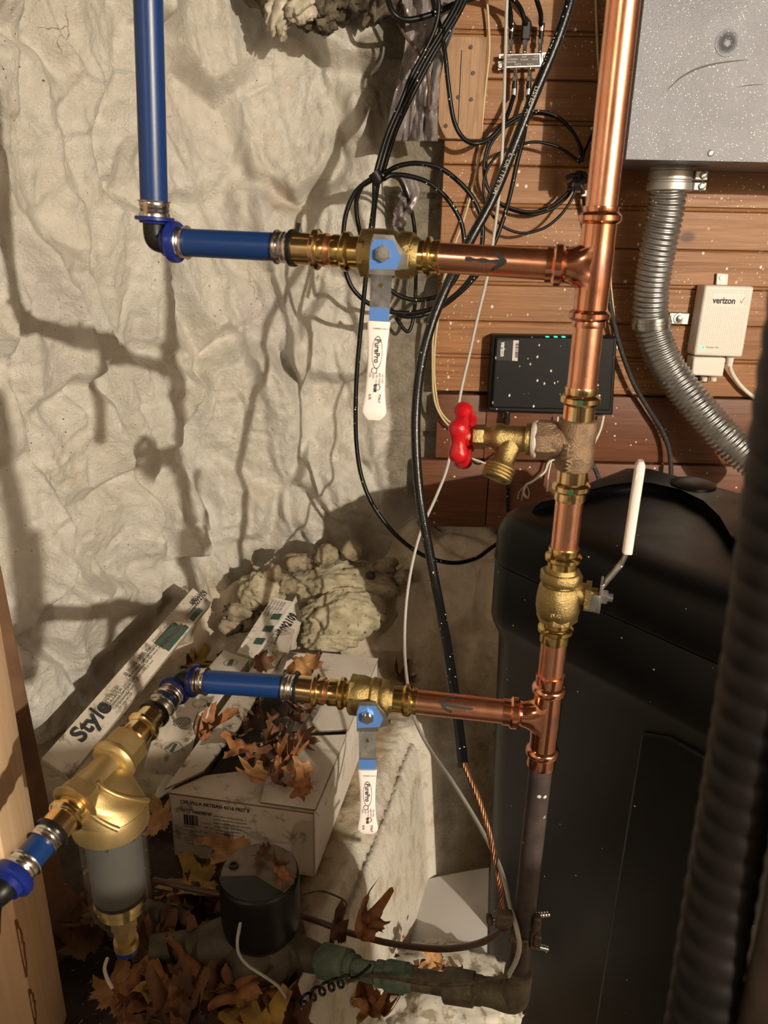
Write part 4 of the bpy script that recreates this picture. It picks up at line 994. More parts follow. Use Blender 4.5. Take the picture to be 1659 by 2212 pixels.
# ================================================================ SPLITTER
YS = 1.962
q4 = ((1090, 116), (1169, 113.5), (1171, 145), (1090, 148))
A = quad(q4, YS)
o = thing('coax_splitter', (A[3].x, 1.98, A[3].z), 'small silver cable splitter with a dark label and five ports on the planks', 'splitter')
q = MB(); q.prism(A, Vector((0, .020, 0))); q.build('case', M['zinc'], o, bevel=.0015)
B = quad(((1093.5, 119.5), (1165, 117.5), (1166.5, 141), (1093.5, 143.5)), YS-.0004); q = MB(); q.prism(B, Vector((0, .0006, 0))); lb_ = q.build('label_plate', mk('dark_maroon_label', (.035, .018, .018), .35), o, smooth=False)
rt = (B[1]-B[0]).normalized(); up_ = (B[0]-B[3]).normalized(); wp = mk('pale_print', (.55, .5, .46), .5)
q = MB()
for i, (x, y, s_) in enumerate(((1096, 124, 'IN-1'), (1096, 130, '5-1002MHz'), (1096, 136, 'SPLITTER'), (1127, 125, 'OUT'), (1124, 131, '75 OHM'), (1153, 124, 'OUT 1'), (1149, 130, 'MADE'), (1112, 141, 'OUT 3'), (1138, 141, 'OUT 2'))):
    text(s_, P(x, y, YS-.0010), rt, up_, .0048, None, o, bold=.0001, parts=q)
q.build('label_print', wp, o, smooth=False)
for pts_, sc_ in ((((1076, 133), (1091, 131), (1091, 148), (1076, 152)), (1081, 142)), (((1170, 114), (1184, 113), (1182, 138), (1170, 140)), (1179, 124)), (((1078, 117), (1090, 116), (1090, 126), (1078, 126)), None)):
    q = MB(); q.prism(quad(pts_, 1.978), Vector((0, .006, 0))); q.build('mounting_ear', M['zinc'], o, smooth=False)
    if sc_: p = P(*sc_, 1.977); q = MB(); q.lathe([(p, .0065), (p+F_*.003, .005)], 14, ax=F_); q.box(p+F_*.003, (.009, .001, .0014), (Vector((.7, 0, .7)), F_, Vector((-.7, 0, .7)))); q.build('screw', M['zinc'], o)
ports = {}
for k, (x, y, s_) in enumerate(((1102, 114, 1), (1133, 114, 1), (1166, 113, 1), (1114, 148, -1), (1145, 148, -1))):
    p = P(x, y, YS+.011); e = p+Z_*s_*.016; q = MB()
    pr = [(p-Z_*s_*.001, .0048)]+[(p+Z_*s_*(.001+.0016*i), .0048 if i % 2 else .0042) for i in range(10)]
    q.lathe(pr, 14, ax=Z_); q.build('port', M['zinc'], o); ports[k] = (e, s_)

# ================================================================ CABLES
def cable(name, pts, r, mat, label, cat='cable', group=None, n=9, sub=7, parent=None):
    w = [P(*p) if not isinstance(p, Vector) else p for p in pts]
    o = MB().tube(w, r, n, sub=sub).build(name, mat, parent, ang=80)
    if parent is None: tag(o, label, cat, group)
    return o
def coax_end(o, p, s_, kind):
    q = MB(); z = Z_*s_
    q.lathe([(p, .0066), (p+z*.009, .0066)], 6)
    q.build('hex_nut', M['zinc'], o)
    if kind == 'flat':
        q = MB(); q.box(p+z*.027, (.020, .012, .038)); q.build('connector', M['black_plastic'], o, bevel=.003)
    else:
        q = MB(); q.lathe([(p+z*.009, .0050), (p+z*.013, .0050)], 14, ax=z); q.lathe([(p+z*.013, .0058), (p+z*.025, .0058)], 14, ax=z); q.build('boot', M['black_plastic'], o)
        q = MB(); q.lathe([(p+z*.025, .0062), (p+z*.040, .0066), (p+z*.041, .005)], 16, ax=z); q.build('connector', M['zinc'], o)
RC = .0052
def port_cable(k, pts, label, kind='round', r=RC, group=None):
    p, s_ = ports[k]; o = thing('coax_cable', p, label, 'cable', group)
    w = [p+Z_*s_*.038]+[P(*a) for a in pts]; MB().tube(w, r, 9, sub=7).build('jacket', M['black_cable'], o, ang=80); coax_end(o, p, s_, kind); return o
port_cable(0, [(1103, 56, 1.965), (1103, 30, 1.955), (1098, 5, 1.94), (1088, -30, 1.92)], 'short black coax going up from the splitter, first of its three top ports')
port_cable(1, [(1134, 48, 1.965), (1126, 22, 1.955), (1112, 2, 1.94), (1080, -22, 1.92), (1030, -40, 1.9)], 'black coax with a flat plug in the middle top port of the splitter', 'flat')
port_cable(2, [(1168, 50, 1.965), (1168, 30, 1.955), (1162, 8, 1.94), (1150, -30, 1.92)], 'black coax going up from the last top port, beside the diagonal cable')
port_cable(3, [(1107, 215, 1.965), (1098, 243, 1.955), (1083, 272, 1.94), (1058, 299, 1.93), (1030, 310, 1.92), (1006, 303, 1.92), (988, 280, 1.92), (977, 245, 1.915), (968, 180, 1.91), (961, 115, 1.90), (951, 60, 1.88), (938, 15, 1.86), (930, -30, 1.84)], 'black coax looping from the splitter down and up past the nailed board')
port_cable(4, [(1141, 215, 1.965), (1138, 250, 1.95), (1130, 300, 1.93), (1116, 355, 1.92), (1102, 420, 1.91), (1088, 470, 1.90), (1070, 520, 1.89), (1045, 575, 1.87), (1012, 615, 1.84), (975, 648, 1.82), (944, 668, 1.80), (905, 682, 1.79), (866, 682, 1.79), (842, 668, 1.79)], 'black coax running from the splitter lower port into the loops behind the valve')
bc = M['black_cable']
cable('ground_cable', [(1240, -40, 1.36), (1226, 20, 1.355), (1196, 105, 1.35), (1150, 215, 1.345), (1108, 322, 1.34), (1066, 425, 1.34), (1015, 520, 1.33), (968, 612, 1.33), (934, 695, 1.32), (910, 785, 1.31), (899, 880, 1.30), (899, 980, 1.28), (908, 1080, 1.26), (927, 1190, 1.22), (948, 1300, 1.17), (968, 1410, 1.10), (985, 1530, 1.02), (1000, 1652, .93)], .0083, M['black_cable_gloss'], 'thick glossy black ground cable running diagonally down in front of everything behind the pipes', n=12)
gco = [o_ for o_ in C.objects if o_.name == 'ground_cable'][0]; q = MB()
for (a_, b_, s_) in (((1207, 72, 1.3535), (1176, 145, 1.3505), 'C (UL) TYPE'), ((1160, 190, 1.346), (1118, 298, 1.3425), 'LISTED  AWG  CU'), ((1104, 333, 1.34), (1068, 420, 1.34), 'C OR TYPE NM'), ((1050, 455, 1.34), (1020, 511, 1.332), 'FOR USE')):
    A_, B_ = P(*a_), P(*b_); d_x = (B_-A_).normalized(); vw = (CAM-A_); vw = (vw-d_x*vw.dot(d_x)).normalized(); upx = vw.cross(d_x)
    text(s_, A_+vw*.0083-upx*.0035, d_x, upx, .0095, None, gco, bold=.00005, parts=q, off=.0005)
q.build('jacket_print', mk('faded_white_print', (.38, .36, .32), .6), gco, smooth=False)
# bare stranded end
gw = catmull([P(*p) for p in ((998, 1640, .935), (1012, 1672, .92), (1032, 1720, .90), (1050, 1775, .88), (1066, 1838, .86), (1078, 1900, .83), (1084, 1950, .81), (1086, 1988, .80))], 10)
o = thing('ground_wire', gw[0], 'bare twisted copper ground wire leaving the black jacket and ending at the pipe clamp', 'wire')
for s_ in range(7):
    r0 = .0030 if s_ else 0; pts = []
    for i, p in enumerate(gw):
        d = (gw[min(i+1, len(gw)-1)]-gw[max(i-1, 0)]).normalized(); _, a, b = frame(d); an = s_*math.pi/3+i*.42
        pts.append(p+(a*math.cos(an)+b*math.sin(an))*r0)
    MB().tube(pts, .0016, 6, sub=2).build('strand', M['copper_old'], o, ang=80)
cable('grey_wire', [(1096, -30, 1.62), (1093, 60, 1.62), (1090, 170, 1.61), (1086, 300, 1.60), (1079, 410, 1.60), (1068, 500, 1.60), (1053, 595, 1.59), (1033, 680, 1.58), (1013, 770, 1.57), (997, 840, 1.56), (981, 930, 1.54), (966, 1010, 1.52), (941, 1075, 1.50), (910, 1145, 1.48), (889, 1225, 1.45), (877, 1310, 1.42), (874, 1400, 1.37), (880, 1475, 1.28), (893, 1545, 1.20), (925, 1612, 1.12), (975, 1685, 1.02), (1025, 1765, .94), (1070, 1850, .86), (1090, 1905, .81), (1103, 1960, .765), (1117, 2010, .735), (1122, 2045, .73), (1115, 2075, .735), (1098, 2108, .742)], .0032, M['grey_cable'], 'thin grey wire hanging the full height and ending at the base of the old pipe')
for k, dx in enumerate((0, 9)):
    cable('tan_wire', [(1050+dx*.2, -30, 1.975), (1055+dx*.2, 45, 1.985), (1057+dx*.2, 110, 1.985), (1050+dx*.3, 180, 1.985), (1042+dx*.4, 260, 1.985), (1034, 340, 1.985), (1020, 410, 1.983), (1000, 480, 1.98), (982, 530, 1.978), (965-dx*.5, 600, 1.975), (951-dx*.5, 660, 1.975), (941-dx*.6, 730, 1.975), (938-dx*.4, 800, 1.975), (942-dx*.6, 850, 1.975), (950-dx*.5, 885, 1.975), (972-dx*.3, 912+dx*.8, 1.97), (1010, 935+dx*.5, 1.965), (1062, 965+dx*.4, 1.96)][k*8:] if k else [(1050, -30, 1.975), (1055, 45, 1.985), (1057, 110, 1.985), (1050, 180, 1.985), (1042, 260, 1.985), (1034, 340, 1.985), (1020, 410, 1.983), (1000, 480, 1.98), (982, 530, 1.978), (965, 600, 1.975), (951, 660, 1.975), (941, 730, 1.975), (938, 800, 1.975), (942, 850, 1.975), (950, 885, 1.975), (972, 912, 1.97), (1010, 935, 1.965), (1062, 965, 1.96)],
          .0028, M['tan_cable'], ('thin tan wire running down the planks from the top, left of the splitter', 'second thin tan wire doubling the first below the upper copper pipe')[k])
cable('white_wire', [(1018, 990, 1.965), (1035, 996, 1.955), (1056, 1002, 1.945), (1070, 992, 1.95), (1085, 978, 1.96)], .0028, M['white_cable'], 'short loose white wire end behind the hose valve spout', 'wire')
cable('tan_wire', [(1286, -30, 1.98), (1289, 60, 1.98), (1292, 130, 1.985), (1297, 200, 1.985), (1302, 300, 1.985), (1310, 480, 1.985), (1318, 600, 1.985), (1324, 660, 1.985), (1330, 730, 1.99)], .0028, M['tan_cable'], 'thin tan wire running down the planks right behind the copper riser')
# black bundle coming from above, tie, loops
rough = [(1010, -30, 1.84), (985, 25, 1.83), (955, 75, 1.82), (922, 130, 1.81), (893, 185, 1.80), (868, 235, 1.79), (846, 285, 1.78), (830, 335, 1.77), (818, 385, 1.765)]
def offs(pts, dx, dy=0, dY=0): return [(a+dx, b+dy, c+dY) for a, b, c in pts]
G = 'black coax loops tied behind the upper valve'
cable('coax_cable', offs(rough, -8)+[(808, 440, 1.765), (800, 500, 1.765), (793, 570, 1.765), (786, 640, 1.765), (778, 720, 1.765), (771, 800, 1.76), (768, 880, 1.755), (770, 960, 1.75), (781, 1030, 1.74), (805, 1090, 1.73), (845, 1145, 1.72), (890, 1185, 1.71), (935, 1208, 1.70), (985, 1216, 1.70), (1030, 1205, 1.72), (1060, 1184, 1.74), (1110, 1150, 1.78)], RC, bc, 'long black coax dropping past the white lever and sweeping right along the wall foot', 'cable')
cable('coax_cable', offs(rough, 0)+[(835, 372, 1.76), (863, 358, 1.755), (902, 353, 1.75), (950, 363, 1.75), (989, 391, 1.75), (1018, 423, 1.75), (1036, 459, 1.75), (1043, 500, 1.75), (1036, 555, 1.75), (1018, 598, 1.755), (989, 632, 1.76), (950, 660, 1.765), (905, 674, 1.77), (855, 675, 1.77), (815, 665, 1.77), (782, 645, 1.77), (757, 615, 1.77), (743, 570, 1.77), (741, 515, 1.77), (748, 460, 1.77), (768, 415, 1.77), (800, 388, 1.765), (818, 384, 1.765)], RC, bc, 'black coax forming the widest loop behind the upper valve')
cable('coax_cable', offs(rough, 8, 0, .01)+[(845, 378, 1.78), (881, 380, 1.78), (924, 394, 1.78), (960, 423, 1.78), (986, 459, 1.78), (999, 492, 1.78), (1002, 535, 1.78), (990, 590, 1.78), (958, 632, 1.785), (917, 647, 1.79), (880, 645, 1.79), (848, 630, 1.79), (815, 595, 1.79), (788, 535, 1.79), (773, 480, 1.785), (770, 435, 1.78), (782, 403, 1.775), (808, 387, 1.77)], RC, bc, 'black coax forming the narrower inner loop behind the upper valve')
cable('coax_cable', [(818, 386, 1.775), (811, 430, 1.775), (806, 480, 1.775), (802, 540, 1.775), (800, 600, 1.775)], RC, bc, 'short straight black coax length just below the loop tie')
cable('coax_cable', [(840, 378, 1.80), (858, 384, 1.86), (870, 400, 1.93), (880, 430, 1.98), (892, 470, 2.0), (897, 520, 2.0), (898, 600, 2.0), (896, 660, 2.0), (889, 703, 1.995), (880, 716, 1.99), (866, 703, 1.985), (855, 685, 1.98)], .0048, bc, 'black coax hanging against the grey concrete pier and hooking at its end')
o = tag(MB().lathe([(P(808, 372, 1.765), .014), (P(822, 396, 1.765), .014)], 16).build('cable_tie', M['black_plastic']), 'black wrap binding the cable bundle beside the white wall', 'cable tie')
cable('coax_cable', [(832, -30, 1.86), (842, 12, 1.85), (855, 34, 1.85), (878, 43, 1.86), (910, 38, 1.87), (945, 26, 1.88), (985, 8, 1.89), (1030, -8, 1.90)], .0062, bc, 'black cable hooping across the top of the frame over the plastic sheet')
cable('coax_cable', [(935, -30, 1.80), (948, 10, 1.80), (940, 60, 1.80), (915, 115, 1.80), (890, 160, 1.80), (872, 205, 1.79), (850, 262, 1.79)], .0045, bc, 'black cable crossing the plastic sheet into the tied bundle')
# right-hand thin loops
Yc = 1.955
R1l = [(1255, 345), (1250, 310), (1230, 275), (1200, 250), (1170, 241), (1140, 243), (1110, 256), (1075, 282), (1052, 320), (1045, 372), (1055, 410), (1080, 438), (1120, 454), (1155, 457), (1190, 446), (1222, 420), (1246, 386)]
cable('thin_cable', [(x, y, Yc) for x, y in R1l], .0036, bc, 'thin black cable coil on the planks, rounder upper loop', 'cable')
cable('thin_cable', [(x+3, y+5, Yc+.012) for x, y in R1l[:-1]]+[(1243, 392, Yc)], .0036, bc, 'thin black cable lying just inside the rounder upper loop', 'cable')
cable('thin_cable', [(x, y, Yc-.012) for x, y in ((1254, 352), (1240, 340), (1210, 320), (1180, 310), (1150, 307), (1110, 317), (1070, 340), (1048, 378), (1045, 415), (1055, 450), (1080, 484), (1110, 500), (1140, 503), (1180, 490), (1215, 460), (1240, 420), (1248, 390))], .0034, bc, 'thin black cable coil hanging lowest on the planks above the copper branch', 'cable')
cable('thin_cable', [(1256, 350, Yc), (1262, 330, Yc), (1275, 300, 1.97), (1290, 262, 1.98), (1310, 200, 1.985)], .0032, bc, 'thin black cable slanting up from the taped bunch behind the riser', 'cable')
q = MB()
for k in range(9):
    a = math.radians(200+k*12+random.uniform(-6, 6)); p = P(1250, 392, Yc-.02)+Vector((random.uniform(-.012, .012), random.uniform(-.01, .01), random.uniform(-.016, .02)))
    e = p+Vector((math.cos(a)*.028, random.uniform(-.01, .01), math.sin(a)*.022)); q.tube([p, (p+e)/2+Vector((0, -.004, .003)), e], .0050, 8, sub=3)
q.lathe([(P(1252, 372, Yc-.01), .010), (P(1248, 404, Yc-.02), .014)], 12)
o = tag(q.build('taped_cable_bunch', M['black_dull']), 'bunch of black cable ends taped together on the planks beside the riser', 'cable bundle')
p = P(1265, 418, 1.975); o = tag(MB().box(p, (.020, .012, .014)).build('cable_clip', M['white_plastic'], bevel=.002), 'small white cable clip beside the copper riser', 'clip')
cable('thin_cable', [(1262, 424, 1.975), (1264, 450, 1.98), (1270, 490, 1.985), (1280, 560, 1.985)], .0060, bc, 'short black cable under the small white clip', 'cable')
# braided cord, power cords, router leads
cable('braided_cord', [(1312, 600, 1.975), (1318, 660, 1.975), (1330, 715, 1.97), (1348, 775, 1.965), (1372, 835, 1.965), (1402, 885, 1.965), (1430, 930, 1.965), (1446, 975, 1.96), (1450, 1030, 1.95)], .0062, mk('braided_black_sleeve', (.02, .02, .02), .5, bump=.9, bsc=450, specks=(300, .13)), 'black braided cord curving down beside the ribbed conduit')
cable('braided_cord', [(1281, 905, 1.97), (1277, 940, 1.965), (1274, 968, 1.96), (1279, 998, 1.95), (1292, 1030, 1.94), (1300, 1060, 1.93)], .0058, bpy.data.materials['braided_black_sleeve'], 'short black braided cord hanging below the router behind the bronze tee')
cable('supply_cable', [(1509, 812, 1.97), (1509, 838, 1.975), (1516, 868, 1.98), (1532, 895, 1.975), (1548, 915, 1.96)], .0050, bc, 'black cord leaving the underside of the white power supply', 'cable')
cable('supply_cable', [(1577, 782, 1.97), (1579, 800, 1.975), (1592, 823, 1.98), (1612, 845, 1.98), (1640, 863, 1.98), (1700, 880, 1.98)], .0052, M['white_cable'], 'white cord curving right from the white power supply', 'cable')
o = thing('coax_cable', P(1096, 895, 1.965), 'black coax leaving the underside of the black router', 'cable')
MB().tube([P(1095, 908, 1.965), P(1095, 930, 1.97), P(1096, 980, 1.975), P(1097, 1040, 1.975), P(1097, 1105, 1.97)], .0048, 9).build('jacket', bc, o, ang=80)
p = P(1095, 898, 1.965); MB().lathe([(p+Z_*.010, .0075), (p-Z_*.004, .0075), (p-Z_*.005, .0085), (p-Z_*.022, .0085)], 14, ax=Z_).build('connector', M['black_plastic'], o); MB().lathe([(p+Z_*.012, .0055), (p+Z_*.002, .0055)], 12, ax=Z_).build('port', M['zinc'], o)
cable('white_wire', [(1304, 898, 1.965), (1298, 925, 1.965), (1288, 948, 1.965), (1277, 965, 1.965), (1240, 985, 1.965), (1190, 995, 1.965), (1176, 1020, 1.965), (1150, 1040, 1.965), (1137, 1047, 1.96), (1131, 1065, 1.955), (1138, 1075, 1.95)], .0034, M['white_cable'], 'white wire with a frayed end drooping below the router behind the bronze tee', 'wire')
for k, (a, b) in enumerate((((1137, 1047), (1118, 1078)), ((1135, 1048), (1126, 1082)), ((1138, 1050), (1140, 1078)))):
    cable('wire_strand', [(a[0], a[1], 1.96), ((a[0]+b[0])/2-6+5*k, (a[1]+b[1])/2, 1.95), (b[0], b[1], 1.945)], .0010, M['white_cable'], ('thin frayed white strand hooking under the router, outermost', 'thin frayed white strand under the router, between its two neighbours', 'thin frayed white strand under the router, hanging straightest')[k], 'wire strand')
cable('white_wire', [(1205, 900, 1.97), (1202, 960, 1.97), (1190, 1000, 1.97), (1184, 1030, 1.97), (1182, 1062, 1.965)], .0024, M['white_cable'], 'second thin white wire dropping behind the bronze tee', 'wire')
cable('brown_wire', [(862, 52, 1.90), (876, 78, 1.89), (900, 108, 1.885), (920, 145, 1.885), (927, 190, 1.89), (926, 225, 1.90), (932, 250, 1.91)], .0034, mk('rusty_brown_wire', (.10, .055, .035), .6), 'rusty brown wire curving over the grey plastic sheet', 'wire')
# ================================================================ BLACK HOSE, NEAREST THE CAMERA
pts = [P(1840, 200, .27), P(1775, 560, .27), P(1725, 860, .27), P(1690, 1100, .27), P(1655, 1350, .27), P(1610, 1620, .268), P(1562, 1900, .262), P(1512, 2212, .25), P(1470, 2450, .245)]
cpx = catmull(pts, 40); rs = []
Lq = [0]
for i in range(1, len(cpx)): Lq.append(Lq[-1]+(cpx[i]-cpx[i-1]).length)
for i, p in enumerate(cpx):
    d = (cpx[min(i+1, len(cpx)-1)]-cpx[max(i-1, 0)]).normalized(); _, a, b = frame(d); ring = []
    for j in range(40):
        an = 2*math.pi*j/40; ph = (Lq[i]/.012+j/40) % 1; r = .0140+.0008*math.sin(math.pi*ph)
        ring.append(p+(a*math.cos(an)+b*math.sin(an))*r)
    rs.append(ring)
q = MB(); q.rings(rs); o = tag(q.build('ribbed_hose', M['hose'], ang=180), 'dark ribbed hose close to the camera, slanting down the right edge out of focus', 'hose')
q = MB(); q.tube([P(1850, 1500, .25), P(1800, 1800, .245), P(1745, 2060, .24), P(1665, 2350, .235)], .020, 28, sub=10)
tag(q.build('brown_hose', mk('dusty_brown_hose', (.10, .075, .05), .55, 0, col2=(.06, .04, .03), sc=40), ang=80), 'blurred dusty brown hose cut off by the bottom right corner', 'hose')

# ================================================================ GROUND CLAMP
cz = VR.at(2005); cx0 = Vector((.1935, .76, 0))
o = thing('ground_clamp', VR.at(2035), 'rusty bolted ground clamp around the dark old pipe', 'clamp')
rustm = mk('rusty_clamp_metal', (.16, .13, .09), .6, .6, col2=(.09, .06, .04), sc=90, bump=.5, bsc=300)
def half(sgn, name_):
    q = MB(); c = VR.at(2010); r = []
    for k in range(13):
        an = math.radians(-62+124*k/12); e = Vector((math.cos(an)*sgn, math.sin(an), 0)); r.append([c+e*.0145+Z_*h for h in (-.013, .013)]+[c+e*.0180+Z_*h for h in (.013, -.013)])
    q.rings(r); q.build(name_, rustm, o)
half(1, 'jaw'); half(-1, 'jaw')
for (yb_, dz, yy) in ((1972, 0, 1), (2045, 0, -1)):
    c = VR.at(yb_); hx = .0; off = Vector((0, -.020, 0))
    q = MB(); a = P({1972: 1060, 2045: 1110}[yb_], {1972: 1986, 2045: 2032}[yb_], .779); b = P({1972: 1190, 2045: 1186}[yb_], {1972: 1974, 2045: 2050}[yb_], .779); d = (b-a).normalized()
    n_t = 44; pr = []
    for k in range(n_t): pr.append((a+(b-a)*(k/n_t), .0034 if k % 2 else .0041))
    q.lathe(pr, 12); q.build('bolt', M['zinc'], o)
    q = MB(); q.lathe([(a-d*.006, .0045), (a-d*.004, .0080), (a, .0082), (a+d*.002, .006)], 14); q.build('bolt_head', rustm, o)
    for m1, sz_ in ((P({1972: 1088, 2045: 1122}[yb_], {1972: 1985, 2045: 2037}[yb_], .748), (.022, .014, .022)), (P(1160, {1972: 1992, 2045: 2030}[yb_], .748), (.010, .012, .022))): q = MB(); q.box(m1, sz_); q.build('flange', rustm, o, bevel=.003)
# rods and wires at the foot of the pipe
cable('ground_rod_wire', [(1086, 2005, .795), (1070, 2020, .81), (1040, 2036, .83), (1000, 2046, .86), (950, 2050, .88), (890, 2045, .90), (830, 2035, .92), (780, 2022, .93), (745, 2012, .94), (700, 1995, .95), (650, 1978, .96), (610, 1962, .96), (560, 1945, .97), (440, 1925, .98), (330, 1900, .99)], .0050, mk('brown_coated_wire', (.11, .06, .045), .5), 'brown coated wire curving from the pipe clamp left across the shelf edge to the meter', 'wire')
cable('bonding_wire', [(1094, 2108, .735), (1060, 2116, .74), (1010, 2124, .745), (960, 2127, .75), (900, 2122, .765), (850, 2112, .785), (810, 2108, .80), (780, 2110, .81), (752, 2120, .82)], .0028, rustm, 'thin dull wire lying along the low fittings', 'wire')
sp = []
for k in range(60):
    u = k/59; base = P(750-100*u, 2118+52*u-8*math.sin(u*3), .805+.01*u); an = u*2*math.pi*5
    sp.append(base+Vector((.006*math.cos(an)-.003*math.sin(an), .004*math.cos(an), .0095*math.sin(an))))
cable('coiled_wire', [P(800, 2085, .80), P(775, 2108, .80)]+sp+[P(630, 2160, .82), P(618, 2140, .83), P(622, 2110, .83)], .0022, M['black_cable_gloss'], 'springy black coiled wire end below the low fittings', 'wire', n=7, sub=2)
cable('curved_wire', [(478, 2075, .80), (500, 2052, .80), (515, 2020, .80), (519, 1995, .81), (513, 2030, .79), (516, 2060, .79), (535, 2085, .79), (565, 2105, .79), (600, 2130, .80), (620, 2160, .81)][2:], .0022, M['grey_cable'], 'thin grey wire bowing in front of the black meter cap', 'wire')
cable('hooked_wire', [(650, 1935, 1.02), (690, 1925, 1.03), (725, 1935, 1.02), (746, 1948, 1.0), (745, 1965, .99), (730, 1990, .98)], .0016, rustm, 'thin rusty wire bent in a hook beside the meter cap', 'wire')
# ================================================================ LOW BRONZE FITTINGS AND METER
LW = Line(P(1100, 2150, .765), P(800, 2100, .82), 'x'); LW2 = Line(P(800, 2100, .82), P(640, 2060, .90), 'x')
o = thing('elbow_fitting', P(1110, 2150, .76), 'dull brown elbow under the old pipe turning toward the meter', 'pipe fitting')
q = MB(); q.lathe(st(VR, [(2092, 1.0), (2094, 1.30), (2112, 1.34), (2114, 1.2)]), 30); e0 = VR.at(2112); e1 = LW.at(1040)
q.tube([e0, VR.at(2138), VR.at(2158)*.75+LW.at(1085)*.25, LW.at(1068), e1], lambda u: .0175+.002*math.sin(u*3), 24, sub=6)
q.build('elbow_body', M['bronze_old'], o)
o = thing('coupling', LW.at(995), 'wide hexagonal bronze coupling next to the dull brown elbow', 'pipe fitting')
q = MB(); q.lathe(st(LW, [(1044, 1.25), (1040, 1.35), (1026, 1.38), (1024, 1.6), (964, 1.65), (960, 1.5)]), 8, rot=.2); q.build('hexagon_body', M['bronze_old'], o)
o = pipe('brass_nipple', LW, 966, 800, .0150, M['bronze_old'], 'old threaded bronze pipe between the wide coupling and the green nut')
o = thing('green_coupling', LW.at(855), 'green corroded hexagonal coupling midway along the low pipe', 'pipe fitting')
q = MB(); q.lathe(st(LW, [(893, 1.1), (890, 1.3), (880, 1.35), (878, 1.5), (838, 1.55), (832, 1.3), (815, 1.35), (812, 1.1)]), 8, rot=.4); q.build('coupling_body', M['verdigris'], o)
o = thing('union_nut', LW2.at(722), 'large green corroded union nut beside the water meter', 'nut')
q = MB(); q.lathe(st(LW2, [(756, 1.2), (752, 1.65), (746, 1.8), (702, 1.85), (697, 1.6)]), 8, rot=.4); q.lathe(st(LW2, [(770, 1.2), (768, 1.32), (756, 1.32)]), 24); q.lathe(st(LW2, [(815, 1.0), (762, 1.0)]), 24); q.build('nut_body', M['verdigris'], o)
mc = P(560, 1885, .905); zt = mc.z; mcx, mcy = mc.x, mc.y; MC = lambda z: Vector((mcx, mcy, z))
o = thing('water_meter', MC(zt-.16), 'old round water meter with a black capped register, strewn with leaf bits', 'water meter')
q = MB(); q.lathe([(MC(zt-.115), .046), (MC(zt-.10), .058), (MC(zt-.085), .0605), (MC(zt-.012), .0605), (MC(zt-.004), .0600), (MC(zt), .0585), (MC(zt+.002), .055)], 56, ax=Z_); q.build('register_case', M['black_plastic'], o)
q = MB(); q.lathe([(MC(zt+.001), .0570), (MC(zt+.0035), .0560), (MC(zt+.0040), .01)], 48, ax=Z_); q.build('register_face', mk('cloudy_brown_register_glass', (.15, .10, .06), .35, 0, col2=(.10, .07, .045), sc=30, dirt=(.05, .03, .02), dsc=40), o)
q = MB(); rr = [Vector((mcx, mcy, zt+.0045))]
for k in range(15):
    an = math.radians(195+120*k/14); rr.append(Vector((mcx+.0595*math.cos(an), mcy+.0595*math.sin(an), zt+.0045)))
rr[0] = Vector((mcx-.004, mcy-.012, zt+.0045)); q.prism(rr, Z_*.002); q.build('cover_flap', M['black_plastic'], o, smooth=False)
p = Vector((mcx-.040, mcy+.008, zt+.004)); q = MB(); q.lathe([(p, .0075), (p+Z_*.003, .007), (p+Z_*.0031, .0045), (p+Z_*.001, .004)], 18, ax=Z_); q.build('seal_screw', M['black_plastic'], o)
q = MB(); zb_ = zt-.115
q.lathe([(MC(zb_-.055), .045), (MC(zb_-.050), .062), (MC(zb_-.030), .070), (MC(zb_-.008), .066), (MC(zb_+.004), .052)], 40, ax=Z_)
ml = LW2.at(690); q.lathe([(ml, .0205), (ml*.6+MC(ml.z)*.4, .026), (ml*.3+MC(ml.z)*.7, .040), (MC(ml.z-.004), .045)], 28)
e = Vector((mcx-.17, mcy-.02, ml.z-.0)); q.lathe([(MC(ml.z), .045), (MC(ml.z)*.6+e*.4, .038), (MC(ml.z)*.35+e*.65, .024), (e, .021)], 28)
q.build('meter_body', mk('tarnished_meter_bronze', (.10, .08, .05), .6, .3, col2=(.06, .045, .03), sc=30, bump=.5, bsc=200), o)
# inlet pipe and connector on the far side
IP = Line(P(352, 1975, .96), P(410, 1990, .95), 'x')
o = thing('grey_pipe_fitting', IP.at(380), 'dull grey pipe stub with a square nut behind the filter outlet', 'pipe fitting')
q = MB(); q.lathe([(IP.at(300), .017), (IP.at(384), .017)], 24); q.build('pipe_stub', mk('dull_grey_metal', (.085, .075, .065), .6, .4), o)
q = MB(); q.lathe([(IP.at(380), .022), (IP.at(412), .022)], 8); q.box(IP.at(396)+Vector((0, 0, -.018)), (.026, .026, .030)); q.build('square_nut', bpy.data.materials['dull_grey_metal'], o)

# ================================================================ CARTONS AND THE TILE BOX
def slab(name, tops, th, mat, dirv=None, parent=None):
    q = MB(); q.prism(tops, (dirv or Vector((0, 0, -1)))*th); return q.build(name, mat, parent, smooth=False, bevel=.0012)
BX = .146
FLb, FRb = PZ(365, 1712, BX), PZ(678, 1756, BX); ub = (FRb-FLb).normalized(); vb = Vector((-ub.y, ub.x, 0)); wB = (FRb-FLb).length; dB_ = (PZ(816, 1428, BX)-FRb).dot(vb)
BRx = PZ(816, 1428, BX); vb = (BRx-FRb).normalized(); dB_ = (BRx-FRb).length
def TB(u, v, z=BX): 
    p = FLb+ub*(wB*u)+vb*(dB_*v); p.z = z; return p
o = thing('tile_box', TB(.5, .5, 0), 'torn white cardboard tile box full of dead leaves on the concrete shelf', 'cardboard box')
cbm = M['cardboard_dirty']
q = MB(); q.prism([TB(0, 0, .004), TB(1, 0, .004), TB(1, .008, .004), TB(0, .008, .004)], Z_*(BX-.004)); fr = q.build('front_wall', cbm, o, smooth=False)
